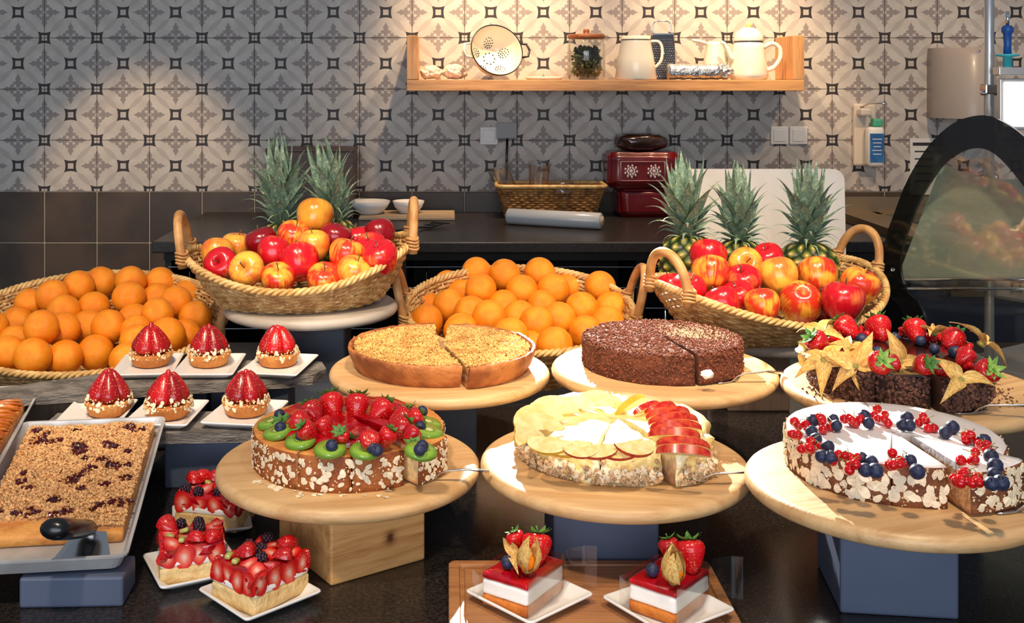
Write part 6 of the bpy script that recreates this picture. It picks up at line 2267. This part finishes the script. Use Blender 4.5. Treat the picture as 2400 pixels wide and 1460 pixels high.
def chain(pts):
    P_ = [Vector((*sz(*p), 0)) for p in pts]
    P_ = [Vector((P_[0].x + .045, .90, 0))] + P_ + [Vector((P_[-1].x, .90, 0))]
    out = []
    for i in range(len(P_) - 1):
        a, b_, c_, d_ = P_[max(i - 1, 0)], P_[i], P_[i + 1], P_[min(i + 2, len(P_) - 1)]
        for k in range(4):
            t = k / 4
            out.append(.5 * (2 * b_ + (c_ - a) * t + (2 * a - 5 * b_ + 4 * c_ - d_) * t * t + (3 * b_ - a - 3 * c_ + d_) * t ** 3))
    out.append(P_[-1])
    return out


co, ci = chain(outer), chain(inner)
case = obj('glass_case', None)
tag(case, 'arched glass end of a food case with a glossy black border', 'display case')
mb = MB()
n = len(co)
for off0, off1 in ((-.004, .004),):
    vs = [(p.x, p.y, off0) for p in co] + [(p.x, p.y, off0) for p in ci] + [(p.x, p.y, off1) for p in co] + [(p.x, p.y, off1) for p in ci]
    fs = []
    for i in range(n - 1):
        fs += [(i, i + 1, n + i + 1, n + i), (2 * n + i, 3 * n + i, 3 * n + i + 1, 2 * n + i + 1), (i, 2 * n + i, 2 * n + i + 1, i + 1), (n + i, n + i + 1, 3 * n + i + 1, 3 * n + i)]
    fs += [(0, n, 3 * n, 2 * n), (n - 1, 3 * n - 1, 4 * n - 1, 2 * n - 1)]
    mb.add(vs, fs, 0, False, MC)
M['gloss_black'] = mat('glossy_black_border', (16, 15, 15), rough=.12, coat=.5, alpha=.86)
obj('black_border', mb.mesh('black_border', M['gloss_black']), case)
mb = MB().prism([(p.x, p.y) for p in ci], -.003, .001, 0, MC)
obj('glass_pane', mb.mesh('glass_pane', M['tint']), case)
obj('screw', MB().lathe([(0, .004), (.005, .004), (.005, .0065), (.003, .0065), (.003, .005), (0, .005)], 14, 0, MC @ Matrix.Translation((*sz(2096, 632), 0))).mesh('screw', M['chrome']), case)
M['greyreflection'] = mat('grey_green_reflection', (188, 194, 170), (172, 180, 156), ns=6, rough=.4, stretch=(1, 1, 6))  # grey-green reflection on the glass, put into the colour of a solid panel
pp = [(2207, 384), (2250, 403), (2290, 414), (2340, 420), (2395, 421), (2440, 520), (2470, 655), (2114, 655), (2112, 628)]
mb = MB().prism([sz(x, y, -.05) for x, y in pp], -.056, -.05, 0, MC)
obj('reflection_panel', mb.mesh('reflection_panel', M['greyreflection']), case)
for y in (655, 677):
    a, b_ = sz(2112, y, -.03), sz(2475, y, -.03)
    obj('shelf_rail', MB().tube([MC @ Vector((a[0], a[1], -.03)), MC @ Vector((b_[0], b_[1], -.03))], .0035, 8).mesh('shelf_rail', M['chrome']), case)
mb = MB().prism([(.03, .902), (.60, .902), (.60, .93), (.03, .93)], -.50, -.012, 0, MC)
obj('case_base', mb.mesh('case_base', M['steel']), case)
mb = MB().prism([(.0, 1.122), (.56, 1.122), (.56, 1.128), (.0, 1.128)], -.48, -.02, 0, MC)
obj('glass_shelf', mb.mesh('glass_shelf', M['glass']), case)
# steel post with lit panel, and the blue handled tool on top
po = thing('steel_post', 'slim steel post rising above the black arched border', 'post', (1.2145, 2.49, .9))
obj('pole', MB().tube([(0, 0, 0), (0, 0, 1.5)], .0105, 14).mesh('pole', M['steel']), po)
mb = MB().rbox((0, 0, .672), (.030, .030, .022), .003)
mb.tube([(-.02, -.004, .664), (.03, -.004, .664)], .0055, 8)
obj('clamp', mb.mesh('clamp', M['chrome']), po)
lp = thing('lit_panel', 'blank bright white panel hung from a steel bar at the right edge', 'panel', (1.305, 2.425, 1.49))
obj('steel_bar', MB().rbox((.0, 0, .122), (.215, .03, .018), .002).mesh('steel_bar', M['steel']), lp)
obj('frame', MB().rbox((.0, .004, .05), (.200, .016, .112), .002).mesh('frame', M['steel']), lp)
obj('light_face', MB().rbox((.004, -.006, .050), (.192, .008, .098), .002).mesh('light_face', mat('lit_white', (255, 252, 248), rough=.4, emit=1.1)), lp)
bt = thing('blue_handled_tool', 'blue handled tool with a steel shaft standing in a turquoise collar', 'tool', (1.223, 2.425, 1.621))
M['blueplastic'] = mat('blue_plastic', (24, 78, 148), rough=.35)
obj('collar', MB().lathe([(0, 0), (.0095, 0), (.0095, .022), (.024, .025), (.024, .028), (.0095, .029), (0, .029)], 24).mesh('collar', mat('turquoise_plastic', (60, 176, 190), rough=.4)), bt)
obj('grip', MB().lathe([(0, .028), (.0085, .028), (.0078, .05), (.0088, .072), (.0125, .078), (.0125, .086), (.008, .091), (0, .091)], 20).mesh('grip', M['blueplastic']), bt)
obj('shaft', MB().tube([(0, 0, .09), (0, 0, .122)], .0038, 10).mesh('shaft', M['chrome']), bt)
